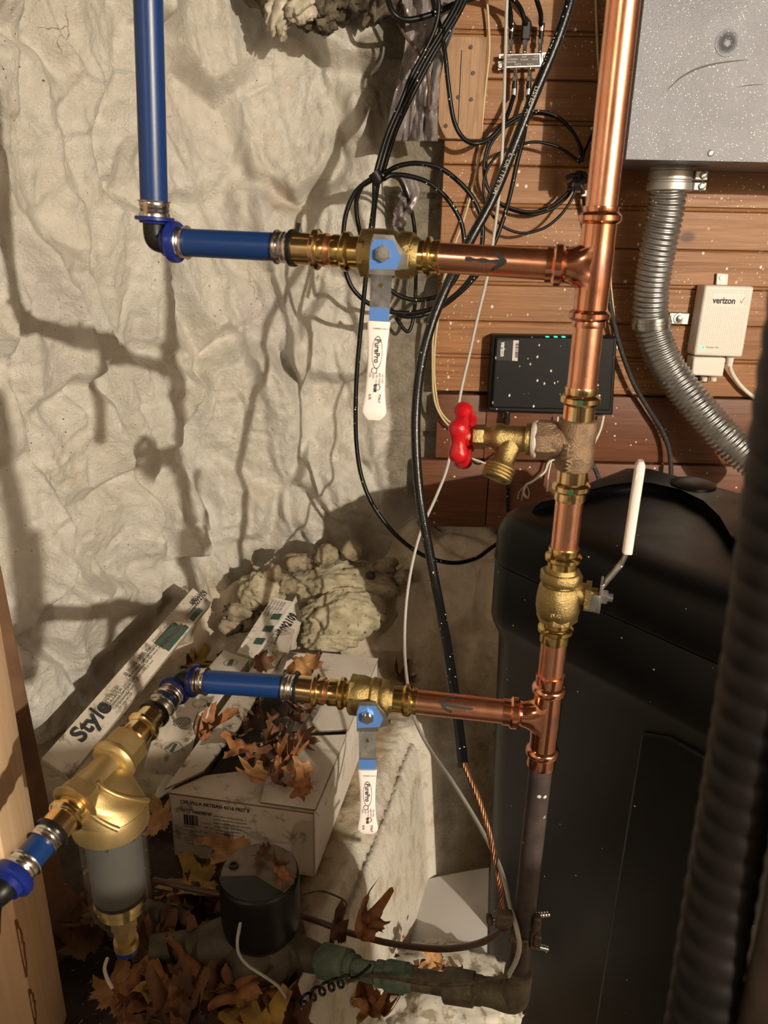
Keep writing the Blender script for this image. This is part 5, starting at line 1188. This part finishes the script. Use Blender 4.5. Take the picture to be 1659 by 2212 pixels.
q = MB(); q.prism([TB(.99, 0, .004), TB(1, 0, .004), TB(1, 1, .004), TB(.99, 1, .004)], Z_*(BX-.004)); q.build('side_wall', M['cardboard'], o, smooth=False)
q = MB(); q.prism([TB(0, 0, .004), TB(.01, 0, .004), TB(.01, 1, .004), TB(0, 1, .004)], Z_*(BX-.004)); q.build('side_wall', cbm, o, smooth=False)
q = MB(); q.prism([TB(0, .99, .004), TB(1, .99, .004), TB(1, 1, .004), TB(0, 1, .004)], Z_*(BX-.004)); q.build('back_wall', M['cardboard'], o, smooth=False)
q = MB(); q.prism([TB(0, 0, 0), TB(1, 0, 0), TB(1, 1, 0), TB(0, 1, 0)], Z_*.005); q.build('bottom', cbm, o, smooth=False)
# top panels leave a ragged opening
def panel(name, uv, mat, z0=BX-.001, th=.0045, tilt=None):
    pts = [TB(u, v, z0) for u, v in uv]
    if tilt: pts = [p+Z_*tilt[i] for i, p in enumerate(pts)]
    n = len(pts); q = MB(); q.prism(pts, Z_*th); q.build(name, mat, o, smooth=False)
    e = MB(); r = []
    for i in range(n+1):
        p = pts[i % n]; r.append([p+Z_*.0004, p+Z_*(th-.0006)])
    c_ = sum(pts, Vector())/n
    r = [[c_+(a-c_)*1.0025 for a in x] for x in r]
    for x in r: x[0].z, x[1].z = x[0].z, x[1].z
    e.rings(r, closed=False); e.build('corrugated_edge', M['kraft'], o, smooth=False)
panel('left_flap', [(-.02, -.004), (.16, .10), (.215, .36), (.20, .66), (.19, 1.0), (.0, 1.0)], cbm, BX+.006, tilt=[0, .004, .008, .008, .006, .004])
panel('front_flap', [(-.005, -.006), (1.0, -.006), (.99, .14), (.66, .10), (.50, .17), (.17, .10)], cbm)
panel('right_flap', [(.64, -.0), (1.008, .0), (1.008, .42), (.60, .36), (.56, .22)], M['cardboard'], BX+.004)
panel('lid_panel', [(.60, .40), (1.003, .46), (1.003, 1.003), (.50, 1.003), (.52, .72)], M['cardboard'], BX+.002)
# doubled-over side flap
q = MB(); q.prism([TB(1.004, .0, BX+.004), TB(1.004, .40, BX+.004), TB(1.004, .38, BX-.09), TB(1.004, .05, BX-.03)], ub*.003); q.build('side_flap', M['cardboard'], o, smooth=False)
ink2 = M['ink']; fx_ = ub; fo = lambda u, z: TB(u, 0, z)
text('CER VILLA ARTISAN 4X16 FRST II', fo(.075, BX-.020), fx_, Z_, .0110, ink2, o, bold=.00035, sx=.83)
text('SKU', fo(.08, BX-.040), fx_, Z_, .0100, ink2, o, sx=.9)
text('100598747', fo(.155, BX-.040), fx_, Z_, .0100, ink2, o, bold=.0004, sx=.85)
q = MB(); random.seed(3)
for k in range(30):
    if random.random() < .8:
        a = fo(.092+.098*k/30, BX-.068); w_ = ub*random.choice((.0004, .0007, .0010)); q.add([x-vb*.0006 for x in (a, a+w_, a+w_+Z_*.024, a+Z_*.024)], [[0, 1, 2, 3]])
q.build('barcode', M['ink'], o, smooth=False)
q = MB()
for i, (u, z, s_, sz) in enumerate(((.30, .040, 'Grey Box 4,88 sf - 11 Mattress and Packing - 21', .0042), (.30, .048, 'Carton Box, 4in x 16in (10cm x 40cm) Rectified', .0042), (.30, .056, 'Package Per Carton: 10, 4in x 16in (10cm x 40cm) Rectified', .0038), (.31, .064, 'Weight Per Carton: 14.5 lbs (6.58 Kg)', .0042), (.31, .072, 'Distributed by THE HOME DEPOT', .0042), (.31, .079, '2455 Paces Ferry Rd, Atlanta GA', .0042),
    (.08, .074, '4 10059 87472', .0050), (.08, .082, 'Brand: Villa Artisan 4x16', .0046), (.21, .060, 'Tile: CE 4x16', .0046), (.24, .070, '8001 Grade', .0046), (.23, .082, 'Made in Brazil', .0046), (.08, .092, 'Lote recomendado para uso residencial - Apto para piso e parede', .0042), (.08, .100, 'Leia as instrucoes antes de assentar este produto', .0042), (.08, .106, 'Consulte o fabricante para mais informacoes', .0042), (.10, .114, 'Paso de la caja 14.5 lbs - Contenido 10 piezas', .0042), (.60, .098, 'CUIDADO: NO APILAR MAS DE 10 CAJAS', .0048), (.66, .105, 'FRAGIL - MANEJAR CON CUIDADO', .0042), (.62, .118, 'ATENCION: LEER ANTES DE USAR', .0048), (.64, .126, 'HECHO EN BRASIL', .0042))):
    text(s_, fo(u, BX-z), fx_, Z_, sz, None, o, bold=.0001, sx=.8, parts=q)
q.build('small_print', M['ink_grey'], o, smooth=False)
# stack of tiles inside
for k, z in enumerate((.012, .030, .048, .066)):
    q = MB(); q.prism([TB(.05, .06, z), TB(.93, .06, z), TB(.93, .95, z), TB(.05, .95, z)], Z_*.014)
    tag(q.build('wall_tile', M['tile'], bevel=.001), 'grey glazed tile lying inside the torn white tile box under the leaves', 'tile', 'tiles stacked in the torn box')
# long carton leaning along the wall
def carton(name, label, cor, th, mat, group=None, side=None):
    """cor: four (px, py, z) of its face in order near-left, near-right, far-right, far-left"""
    pts = [PZ(*c) for c in cor]; n = (pts[1]-pts[0]).cross(pts[3]-pts[0]).normalized()
    if n.z < 0: n = -n
    o = thing(name, (pts[0].x, pts[0].y, pts[0].z-th), label, 'carton'); q = MB(); q.prism(pts, n*-th); q.build('face', mat, o, smooth=False, bevel=.001)
    return o, pts, n
o, pt_, nn = carton('long_carton', 'long narrow white carton lettered Style, leaning against the stone wall', ((90, 1638, .105), (150, 1679, .07), (457, 1301, .235), (417, 1270, .29)), .035, M['cardboard_dirty'])
el = (pt_[3]-pt_[0]).normalized(); er = (pt_[1]-pt_[0]); wd = er.length; er = er.normalized(); ll = (pt_[3]-pt_[0]).length
cu_ = nn.cross(el).normalized()
if cu_.dot(er) > 0: cu_ = -cu_
FC = lambda s, w_: pt_[0]+el*(ll*s)+er*(wd*w_)
tx_r = el; tx_u = cu_
text('Style', FC(.13, .62), tx_r, tx_u, .050, M['ink'], o, bold=.0012, sx=1.0, off=.0008)
q = MB()
for i, (s0, w0, s_, sz) in enumerate(((.30, .34, '8 Linking Strips', .009), (.305, .46, '5 ft x 1.875 in', .009), (.31, .58, 'Mastered Ten light Grey', .009), (.315, .70, 'Compressed Paper Tile', .009), (.33, .82, 'for interior use', .007), (.46, .28, '20 20 cm x 19/7/2x 2in', .009), (.465, .40, 'Moduled 7 man right claro', .009), (.47, .52, 'Availige ties de carreaux po-ny-gibo', .009), (.475, .64, 'Assembled in box', .008), (.66, .26, 'Compost I Gacla', .009), (.665, .58, 'Armot 7 files', .008), (.86, .55, 'Travertine Steel', .008))):
    text(s_, FC(s0, w0), tx_r, tx_u, sz, None, o, bold=.0001, parts=q, off=.0008)
text('5092109', FC(.925, .52), tx_r, tx_u, .020, None, o, bold=.0007, sx=.7, parts=q, off=.0008)
q.build('small_print', M['ink'], o, smooth=False)
for s0, s1, w0, w1 in ((.66, .80, .32, .50), (.665, .82, .64, .82), (.855, .93, .60, .80)):
    q = MB(); q.prism([FC(s0, w0)+nn*.0004, FC(s1, w0)+nn*.0004, FC(s1, w1)+nn*.0004, FC(s0, w1)+nn*.0004], nn*.0004); q.build('green_bar', M['green_ink'], o, smooth=False)
# middle carton with round stamps
o, pt_, nn = carton('torn_carton', 'narrow torn white carton with round stamps between the long carton and the tile box', ((346, 1560, .150), (428, 1572, .150), (538, 1424, .150), (483, 1404, .150)), .06, M['cardboard'])
el = (pt_[3]-pt_[0]).normalized(); er = (pt_[1]-pt_[0]).normalized()
def stamp(c, r, parent, kind):
    q = MB(); e = []
    for k in range(33):
        an = 2*math.pi*k/32; e.append([c+el*(math.cos(an)*r*s)+er*(math.sin(an)*r*s)+nn*.0008 for s in (1, .93)])
    q.rings(e, closed=False)
    if kind == 'grid':
        for k in (-2, -1, 0, 1, 2):
            h = r*.33*k; s = math.sqrt(max(r*r-h*h, 0)); 
            for a_, b_ in ((el, er), (er, el)):
                w_ = b_*.0006; q.add([x+nn*.0008 for x in (c+b_*h-a_*s-w_, c+b_*h+a_*s-w_, c+b_*h+a_*s+w_, c+b_*h-a_*s+w_)], [[0, 1, 2, 3]])
    if kind == 'bar':
        q.add([x+nn*.0009 for x in (c-el*r*.85-er*r*.25, c+el*r*.7-er*r*.45, c+el*r*.85+er*r*.2, c-el*r*.7+er*r*.5)], [[0, 1, 2, 3]])
    q.build('round_stamp', M['green_ink'] if kind == 'bar' else M['ink_grey'], parent, smooth=False)
ce = lambda px, py: PZ(px, py, pt_[0].z)
stamp(ce(498, 1432), .016, o, 'bar'); stamp(ce(432, 1519), .016, o, 'ring'); stamp(ce(393, 1560), .018, o, 'grid')
text('3', ce(440, 1527), er, el, .022, M['ink'], o, bold=.0008, off=.0009)
q = MB(); base = [PZ(346, 1558, .149), PZ(428, 1572, .149)]; rr = []
for k in range(7):
    u = k/6; a = PZ(346-36*u, 1558+100*u, .149-.045*u*u); b = PZ(428-30*u, 1572+112*u, .149-.075*u*u); rr.append([a.lerp(b, j/6)+Z_*(.006*math.sin(3*u+j*1.3)) for j in range(7)])
rr2 = [[p-Z_*.004 for p in x][::-1] for x in rr]; q.rings([a+b for a, b in zip(rr, rr2)]); fl = q.build('crumpled_flap', M['cardboard_dirty'], o)
stamp_c = PZ(375, 1615, .143)
el2, nn2 = el, nn
q = MB(); e = []
for k in range(25):
    an = 2*math.pi*k/24; e.append([stamp_c+el*(math.cos(an)*.017*s)+er*(math.sin(an)*.017*s) for s in (1, .92)])
q.rings(e, closed=False); q.add([stamp_c+x for x in (el*.013-er*.005, el*.013+er*.002, -el*.014+er*.006, -el*.014-er*.002)], [[0, 1, 2, 3]]); q.build('round_stamp', M['green_ink'], o, smooth=False)
q = MB(); q.prism([PZ(427, 1572, .146), PZ(400, 1690, .07), PZ(330, 1735, .0), PZ(345, 1700, .0)], Vector((-.004, 0, 0))); q.build('torn_side', M['cardboard_dirty'], o, smooth=False)
# upright torn end of another carton with the number
o = thing('open_carton', PZ(600, 1440, .05), 'torn open carton end printed 5092109 standing behind the tile box', 'carton')
A = [PZ(512, 1408, .155), PZ(548, 1420, .152), PZ(634, 1300, .205), PZ(588, 1290, .215)]
q = MB(); q.prism(A, Vector((0, 0, -.003))); q.build('long_face', M['cardboard'], o, smooth=False)
Bq = [PZ(548, 1420, .152), PZ(600, 1432, .135), PZ(652, 1340, .18), PZ(640, 1286, .21), PZ(632, 1300, .205)]
q = MB(); q.prism(Bq, Vector((.0, .003, -.003))); q.build('number_face', M['cardboard'], o, smooth=False)
Cq = [PZ(600, 1432, .135), PZ(612, 1452, .09), PZ(650, 1398, .10), PZ(657, 1335, .17), PZ(652, 1340, .18)]
q = MB(); q.prism(Cq, Vector((.002, .003, -.002))); q.build('side_face', M['cardboard_dirty'], o, smooth=False)
q = MB(); q.prism([PZ(560, 1470, .150), PZ(604, 1478, .150), PZ(637, 1360, .175), PZ(612, 1352, .178)], Vector((0, 0, -.003))); q.build('stripped_flap', M['cardboard_dirty'], o, smooth=False)
e2 = (A[2]-A[1]).normalized(); n3 = (Bq[1]-Bq[0]).cross(Bq[3]-Bq[0]).normalized(); n3 = n3 if n3.z > 0 else -n3
up3 = n3.cross(e2).normalized()
text('#5092109', Bq[0].lerp(Bq[1], .30).lerp(Bq[2], .50)+n3*.001, e2, up3, .030, M['ink'], o, bold=.0008, sx=.72, off=.001)
q = MB(); n4 = (A[1]-A[0]).cross(A[3]-A[0]).normalized(); n4 = n4 if n4.z > 0 else -n4; e4 = (A[3]-A[0]).normalized(); u4 = n4.cross(e4).normalized()
for k in range(5): text('Antique paper tile strips for light', Bq[0].lerp(Bq[1], .12+.14*k).lerp(Bq[2], .06)+n3*.001, e2, up3, .0085, None, o, bold=.0001, sx=.85, parts=q)
for k in range(5): text('Style 7 files strips', A[0].lerp(A[1], .15+.15*k).lerp(A[2].lerp(A[3], .8-.15*k), .66)+n4*.001, e4, u4, .0085, None, o, bold=.0001, parts=q)
q.build('small_print', M['ink_grey'], o, smooth=False)
for k in range(3):
    c_ = A[0].lerp(A[1], .55).lerp(A[2].lerp(A[3], .45), .18+.22*k)+n4*.0012; q = MB(); q.prism([c_, c_+e4*.020, c_+e4*.026-u4*.022, c_+e4*.004-u4*.022], n4*.0004); q.build('green_bar', M['green_ink'], o, smooth=False)
# ================================================================ MINERAL WOOL, ROCK, PAPER, DEBRIS
def blob(name, c, s, mat, seed, amp=.25, label=None, cat=None, rot=0, group=None, n=56):
    q = MB(); R_ = Matrix.Rotation(rot, 3, 'Z')
    th = np.linspace(0, math.pi, n//2+1); ph = np.linspace(0, 2*math.pi, n+1)[:-1]
    T_, H_ = np.meshgrid(th, ph, indexing='ij'); x = np.sin(T_)*np.cos(H_); y = np.sin(T_)*np.sin(H_); z = np.cos(T_)
    d = 1+amp*((fbm(x*1.7+seed+z*1.3, y*1.7+z*.9, seed, 3)-.45)*1.6+(fbm(x*6+seed, y*6+z*5, seed+5, 4)-.45)*.7)
    rs = [[c+R_@Vector((x[i, j]*d[i, j]*s[0], y[i, j]*d[i, j]*s[1], z[i, j]*d[i, j]*s[2])) for j in range(n)] for i in range(n//2+1)]
    q.rings(rs, caps=False); o = q.build(name, mat, None, ang=180)
    return tag(o, label, cat, group)
blob('mineral_wool', P(745, 1262, 1.86), (.150, .085, .060), M['wool'], 3, .42, 'largest tuft of dirty cream mineral wool in the corner rubble', 'insulation', rot=-.1, n=96)
blob('mineral_wool', P(742, 1325, 1.77), (.110, .065, .070), M['wool'], 8, .36, 'yellowish wad of mineral wool folded over just behind the tile box', 'insulation', rot=.3, n=96)
blob('mineral_wool', P(565, 1275, 1.84), (.060, .050, .055), M['wool'], 12, .4, 'small tuft of mineral wool close to the stone wall corner', 'insulation', n=80)
blob('mineral_wool', P(715, 1378, 1.72), (.075, .045, .030), M['wool'], 15, .4, 'flat low tuft of mineral wool touching the tile box back edge', 'insulation', n=80)
blob('rock', PZ(942, 1408, .012), (.018, .016, .026), M['rock'], 21, .4, 'small dark green-grey rock on the dusty shelf left of the black cable', 'rock', n=24)
blob('rock', PZ(1005, 1408, .004), (.022, .018, .012), mk('brown_rock', (.22, .13, .04), .8), 24, .4, 'small ochre brown rock on the dusty shelf right of the black cable', 'rock', n=24)
blob('rock', P(800, 1243, 1.80), (.014, .012, .012), mk('black_pebble', (.02, .02, .02), .5), 27, .3, 'small black pebble on top of the mineral wool', 'rock', n=20)
# rubble in the corner, one stone at a time
spots = [(520, 1320, .05, .035), (550, 1345, .03, .03), (590, 1240, .11, .03), (640, 1215, .14, .03), (700, 1200, .17, .032), (760, 1190, .19, .03), (500, 1350, .02, .028), (830, 1225, .18, .03), (870, 1245, .17, .025), (620, 1262, .09, .028)]
rk = mk('dirty_rubble', (.34, .28, .19), .95, 0, col2=(.12, .09, .06), sc=30, bump=.9, bsc=90)
for i, (x, y, z, s_) in enumerate(spots):
    blob('rubble_stone', P(x, y, 1.80+.4*z), (s_*1.2, s_, s_*.8), rk, 31+i*3, .55, 'rough dirty stone in the rubble at the inside wall corner', 'stone', rot=i, group='rubble stones in the wall corner', n=32)
# white sheet of paper and things in the low gap
pz = lambda x, y, z: PZ(x, y, z)
Pq = [P(845, 1916, 1.50), P(1056, 1877, 1.50), P(1052, 2073, 1.24), P(893, 2086, 1.24)]
q = MB(); rr = []
for i in range(9):
    u = i/8; rr.append([(Pq[0].lerp(Pq[1], u)).lerp(Pq[3].lerp(Pq[2], u), j/8)+Z_*.006*math.sin(2.2*u+1.7*j/8) for j in range(9)])
q.rings([a+[p-Z_*.0012 for p in a][::-1] for a in rr]); o = tag(q.build('paper_sheet', M['paper']), 'plain white sheet lying tilted in the low gap beside the black tank', 'paper')
q = MB(); q.prism([P(843, 1920, 1.49), P(890, 2090, 1.23), P(868, 2110, 1.25), P(815, 2010, 1.35)], Z_*-.05); tag(q.build('plastic_bag', M['black_dull'], smooth=False, bevel=.006), 'black plastic poking out from under the white sheet', 'plastic')
wp_ = mk('crumbling_white_plaster', (.60, .57, .50), .85, 0, col2=(.30, .25, .18), sc=40, spread=(.52, .62), bump=.8, bsc=80)
blob('plaster_lump', P(960, 2175, 1.12), (.16, .13, .045), wp_, 60, .5, 'broken white plaster slab at the bottom edge beside the low elbow', 'plaster', rot=.2, n=72)
blob('plaster_lump', P(975, 2100, 1.22), (.10, .06, .03), wp_, 66, .5, 'smaller white plaster piece under the paper sheet', 'plaster', n=48)
# ================================================================ TOP LEFT CLUTTER: plastic sheet and the underside of the sill
q = MB()
def psheet(u, v):
    wl, wr = 858+18*math.sin(v*5), 990-42*v+14*math.sin(v*6+1)
    if v > .78: wr = 945; wl = 845-10*(v-.78)*5
    x = wl+(wr-wl)*u; y = -40+345*v
    n_ = float(fbm(np.array([u*3.0+.4*v]), np.array([v*3.5]), 77, 4)[0]); n2 = float(vn(np.array([u*11+2*v]), np.array([v*3]), 79)[0])
    return P(x, y, 1.985-.075*n_-.040*n2*(.4+.6*v)+.012*math.sin(9*u+4*v))
q.grid(psheet, 44, 60)
o = q.build('plastic_sheet', M['plastic_sheet'], ang=60); so = o.modifiers.new('s', 'SOLIDIFY'); so.thickness = .0012
tag(o, 'crumpled dusty grey plastic sheet hanging between the stone wall and the planks', 'plastic sheet')
q = MB()
def ps2(u, v):
    x = 862+40*u-12*v+8*math.sin(5*v); y = 385+105*v; n_ = float(fbm(np.array([u*4]), np.array([v*4]), 88, 3)[0])
    if u in (0, 1): y = 392+90*v
    return P(x+(10*(.5-u) if v > .8 else 0), y, 1.99-.03*n_)
q.grid(ps2, 10, 16); o = q.build('plastic_scrap', M['plastic_sheet'], ang=60); so = o.modifiers.new('s', 'SOLIDIFY'); so.thickness = .001
tag(o, 'small torn scrap of grey plastic stuck to the concrete pier', 'plastic sheet')
debr = mk('grimy_debris', (.15, .12, .08), .8, 0, col2=(.035, .028, .02), sc=40, bump=.9, bsc=90)
scr_w = mk('peeling_white_skim', (.62, .57, .47), .5, 0, col2=(.34, .29, .21), sc=30, bump=.7, bsc=60)
for i, (x, y, Y, s_, m_) in enumerate(((650, -34, 1.95, (.10, .06, .060), debr), (740, -26, 1.95, (.08, .06, .056), debr), (575, -48, 1.93, (.06, .05, .045), debr), (810, -30, 1.97, (.07, .05, .05), debr), (598, 22, 1.92, (.032, .03, .050), scr_w), (652, 12, 1.90, (.034, .03, .030), scr_w), (700, 22, 1.93, (.026, .03, .030), debr), (690, 40, 1.96, (.03, .03, .03), debr))):
    blob('debris_clump', P(x, y, Y), s_, m_, 70+5*i, 1.0, ('grimy debris clump wedged above the stone wall under the top of the frame' if m_ is debr else ('peeling white skim lump hanging at the top of the stone wall, longer one' if i == 4 else 'peeling white skim lump at the top of the stone wall, squat one')), 'debris', rot=i*.7, group='grimy clumps above the stone wall' if m_ is debr else None, n=48)
# ================================================================ LEAVES
def leaf(seed, size, curl, mat, roll=0):
    rnd = random.Random(seed); q = MB(); n = 72; K = 6
    lob = [(90, 1.0, 17), (90+52, .86, 15), (90-52, .86, 15), (90+108, .60, 14), (90-108, .60, 14)]
    rad = []
    for j in range(n):
        a = 360*j/n; r = .46
        for la, lr, lw in lob:
            dlt = abs((a-la+180) % 360-180); r = max(r, lr*max(0, 1-(dlt/(lw*2.1))**1.25)+.12)
        dl = abs((a-270+180) % 360-180)
        if dl < 14: r *= .55+.45*dl/14
        r = max(r, .34)*(1+.08*math.sin(math.radians(a*3)+seed))*(1+(.11 if j % 3 == 0 else -.05)*rnd.uniform(.3, 1.2)); rad.append(r)
    ph = rnd.uniform(0, 6); k1, k2 = curl*rnd.uniform(.6, 1.3), curl*rnd.uniform(-.6, 1.3)
    def warp(x, y):
        z = k1*x*x*1.0+k2*y*y+.20*curl*math.sin(5*x+ph)*math.cos(4*y+ph)+.08*curl*math.sin(13*x+7*y+ph)-.05*abs(math.sin(2.5*math.atan2(y, x)+.79))*math.hypot(x, y)
        if roll:
            an = x*roll; rr_ = 1/roll; return math.sin(an)*rr_, y, (1-math.cos(an))*rr_+z*.3
        sc = 1/(1+.5*abs(z)); return x*sc, y*sc, z
    rs = []
    for i in range(K+1):
        f = (i/K)**.8+.001; rs.append([Vector(warp(math.cos(2*math.pi*j/n)*rad[j]*f, math.sin(2*math.pi*j/n)*rad[j]*f))*size for j in range(n)])
    q.rings(rs, caps=False)
    # midribs and stalk as a slightly raised line
    me_o = q.build('dry_leaf', mat, None, ang=70)
    return me_o
protos = []
for i, (m_, cu, ro) in enumerate((('leaf1', .55, 0), ('leaf2', .6, 0), ('leaf3', .35, 0), ('leaf1', .9, 2.6), ('leaf2', .6, 3.2), ('leaf3', .7, 0), ('leaf4', .4, 0), ('leaf1', 1.1, 0), ('leaf2', 1.3, 1.5))):
    o = leaf(100+i, .055, cu, M[m_], ro); st_ = MB(); 
    protos.append(o)
used_p = set()
def put_leaf(k, px, py, z, s, rot, label, group=None, Y=None):
    o = protos[k]
    if k in used_p: o = o.copy(); C.objects.link(o)
    used_p.add(k); o.location = P(px, py, Y) if Y else PZ(px, py, z); o.scale = (s,)*3; o.rotation_euler = rot; tag(o, label, 'leaf', group); return o
rn = random.Random(5)
zone = lambda px, py: 'right beneath the filter outlet' if px < 330 and py < 2080 else ('beside the brown plank' if px < 260 else ('behind the meter cap' if py < 2060 else ('below the meter cap' if px > 430 else 'at the bottom edge left of the meter')))
look = {0: 'orange-brown', 1: 'dark brown', 2: 'tan', 5: 'curled tan', 6: 'ochre', 7: 'crinkled orange-brown', 3: 'rolled orange-brown', 4: 'rolled dark brown', 8: 'tightly crumpled dark'}
T = lambda a=.5: (rn.uniform(-a, a), rn.uniform(-a, a), rn.uniform(0, 6.28))
# singled-out leaves
put_leaf(0, 510, 1635, .185, 1.0, (.5, -.2, 2.5), 'bright orange-brown maple leaf lying foremost on the tile box heap')
put_leaf(2, 540, 1668, .180, .85, (.3, .3, 1.0), 'tan maple leaf curled beside the bright orange-brown one on the tile box')
put_leaf(3, 478, 1560, .19, 1.0, (.3, .1, -.75), 'rolled brown leaf lying across the torn carton with round stamps')
put_leaf(7, 430, 1592, .185, .75, (.4, .4, 1.6), 'curled brown leaf at the lower end of the rolled one on the carton')
put_leaf(5, 662, 1452, .170, 1.15, (-.2, .1, 3.3), 'flat tan leaf on the tile box lid just behind the lower valve')
put_leaf(1, 566, 1428, .205, .8, (1.1, .2, .4), 'brown curled leaf standing up against the open carton')
put_leaf(2, 482, 1850, .115, 1.45, (.35, -.15, 2.9), 'large tan maple leaf leaning on the tile box front above the meter')
put_leaf(6, 398, 1945, .03, 1.0, (.2, .1, 4.2), 'yellowish small maple leaf behind the filter outlet')
put_leaf(0, 390, 2065, .06, 1.15, (.6, .5, 1.0), 'curled orange-brown leaf on the dark floor right of the filter outlet')
put_leaf(2, 345, 1760, .03, 1.1, (.2, -.5, .3), 'brown leaf wedged between the filter bowl and the tile box')
put_leaf(7, 790, 2000, 0, 1.0, (.4, .2, .6), 'brown pointed leaf caught on the brown wire over the shelf edge', Y=.90)
put_leaf(4, 730, 1985, 0, .75, (1.1, .2, .2), 'narrow folded brown leaf hanging on the brown wire', Y=.93)
put_leaf(6, 440, 1432, .03, 1.2, T(.3), 'ochre yellow leaf in the rubble just above the lower blue elbow')
put_leaf(1, 865, 1470, .03, 1.1, (.3, .2, 1.0), 'dark brown leaf on the shelf behind the lower valve')
for px, py, z, k, s in ((600, 1590, .165, 1, .9), (640, 1560, .16, 4, .8), (575, 1615, .17, 8, .8), (610, 1640, .175, 7, .9), (640, 1665, .18, 5, .7), (660, 1600, .165, 8, .7), (585, 1560, .15, 1, .8), (560, 1535, .145, 8, .8), (640, 1700, .175, 0, .7), (590, 1690, .165, 1, .75), (530, 1590, .155, 8, .75), (555, 1640, .165, 1, .9), (620, 1520, .15, 4, .8), (668, 1545, .15, 1, .7), (600, 1660, .17, 0, .6), (510, 1560, .14, 1, .8), (640, 1620, .175, 3, .6)):
    put_leaf(k, px, py, z, s, T(.9), look[k]+' dead leaf in the tile box heap, '+('near its front flap' if py > 1630 else ('under the lower blue tube' if py < 1550 else 'mid-heap')), look[k]+' leaves in the tile box '+str(py > 1630)+str(py < 1550))
for px, py, z, k, s in ((455, 1385, .04, 5, .9), (500, 1378, .05, 2, .8), (530, 1395, .04, 1, .8), (485, 1400, .03, 1, .9), (560, 1385, .05, 5, .6), (415, 1440, .02, 1, .9), (470, 1440, .02, 8, .9), (640, 1395, .05, 7, .5)):
    put_leaf(k, px, py, z, s, T(.6), look[k]+' dry leaf in the litter, '+('just above the lower elbow' if py > 1410 else 'between the long carton and the wool'), look[k]+' leaves behind the cartons '+str(py > 1410))
rr_ = random.Random(9)
for i in range(38):
    px = rr_.uniform(150, 650); py = rr_.uniform(1900, 2230)
    if px > 460 and py < 2080: py = rr_.uniform(2110, 2230)
    k = rr_.choice((1, 1, 2, 0, 1, 1, 6, 8)); put_leaf(k, px, py, .012+rr_.uniform(0, .045), rr_.uniform(1.0, 1.5), (rr_.uniform(-.25, .25), rr_.uniform(-.25, .25), rr_.uniform(0, 6.3)), look[k]+' dead leaf in the dark litter '+zone(px, py), look[k]+' leaves '+zone(px, py))
for px, py, Y, k, s in ((845, 2020, 1.28, 3, .9), (860, 2060, 1.24, 7, .9), (835, 2050, 1.22, 1, .8), (870, 1990, 1.32, 8, .7), (930, 2085, 1.10, 5, .7), (985, 2110, 1.08, 1, .7), (900, 2100, 1.10, 8, .6)):
    put_leaf(k, px, py, 0, s, T(.7), look[k]+' dry leaf beside the white sheet, '+('left of it' if px < 880 else 'under its lower edge'), look[k]+' leaves beside the white sheet '+str(px < 880), Y=Y)
for px, py, Y, k, s in ((800, 2150, 1.0, 3, .9), (820, 2180, .98, 7, .9), (790, 2195, .96, 5, .8), (840, 2150, 1.02, 1, .7)):
    put_leaf(k, px, py, 0, s, T(.6), look[k]+' dry leaf in the low gap under the bronze fittings', None, Y=Y)
for px, py, k in ((600, 1870, 1), (575, 1850, 8), (610, 1900, 0)):
    put_leaf(k, px, py, zt+.012, .45, T(.5), look[k]+' leaf fragment on top of the water meter cap', None)
put_leaf(5, 808, 1408, .01, .35, T(.3), 'small scrap of brown leaf beside the mineral wool', None)
# twigs
cable('stick', [PZ(612, 1640, .165), PZ(650, 1585, .165), PZ(690, 1520, .16)], .0065, mk('split_wood_stick', (.24, .19, .14), .8, 0, col2=(.08, .06, .045), sc=60), 'split grey wooden stick lying in the tile box leaves', 'stick')
cable('stick', [PZ(540, 1610, .175), PZ(590, 1600, .175), PZ(625, 1560, .17)], .0035, bpy.data.materials['split_wood_stick'], 'thin dark twig among the tile box leaves', 'twig')
cable('curved_wire', [PZ(232, 2070, .10), PZ(226, 2092, .10), PZ(232, 2115, .10), PZ(243, 2135, .09)], .0028, M['white_cable'], 'short white curved wire stub on the floor left of the filter outlet', 'wire')
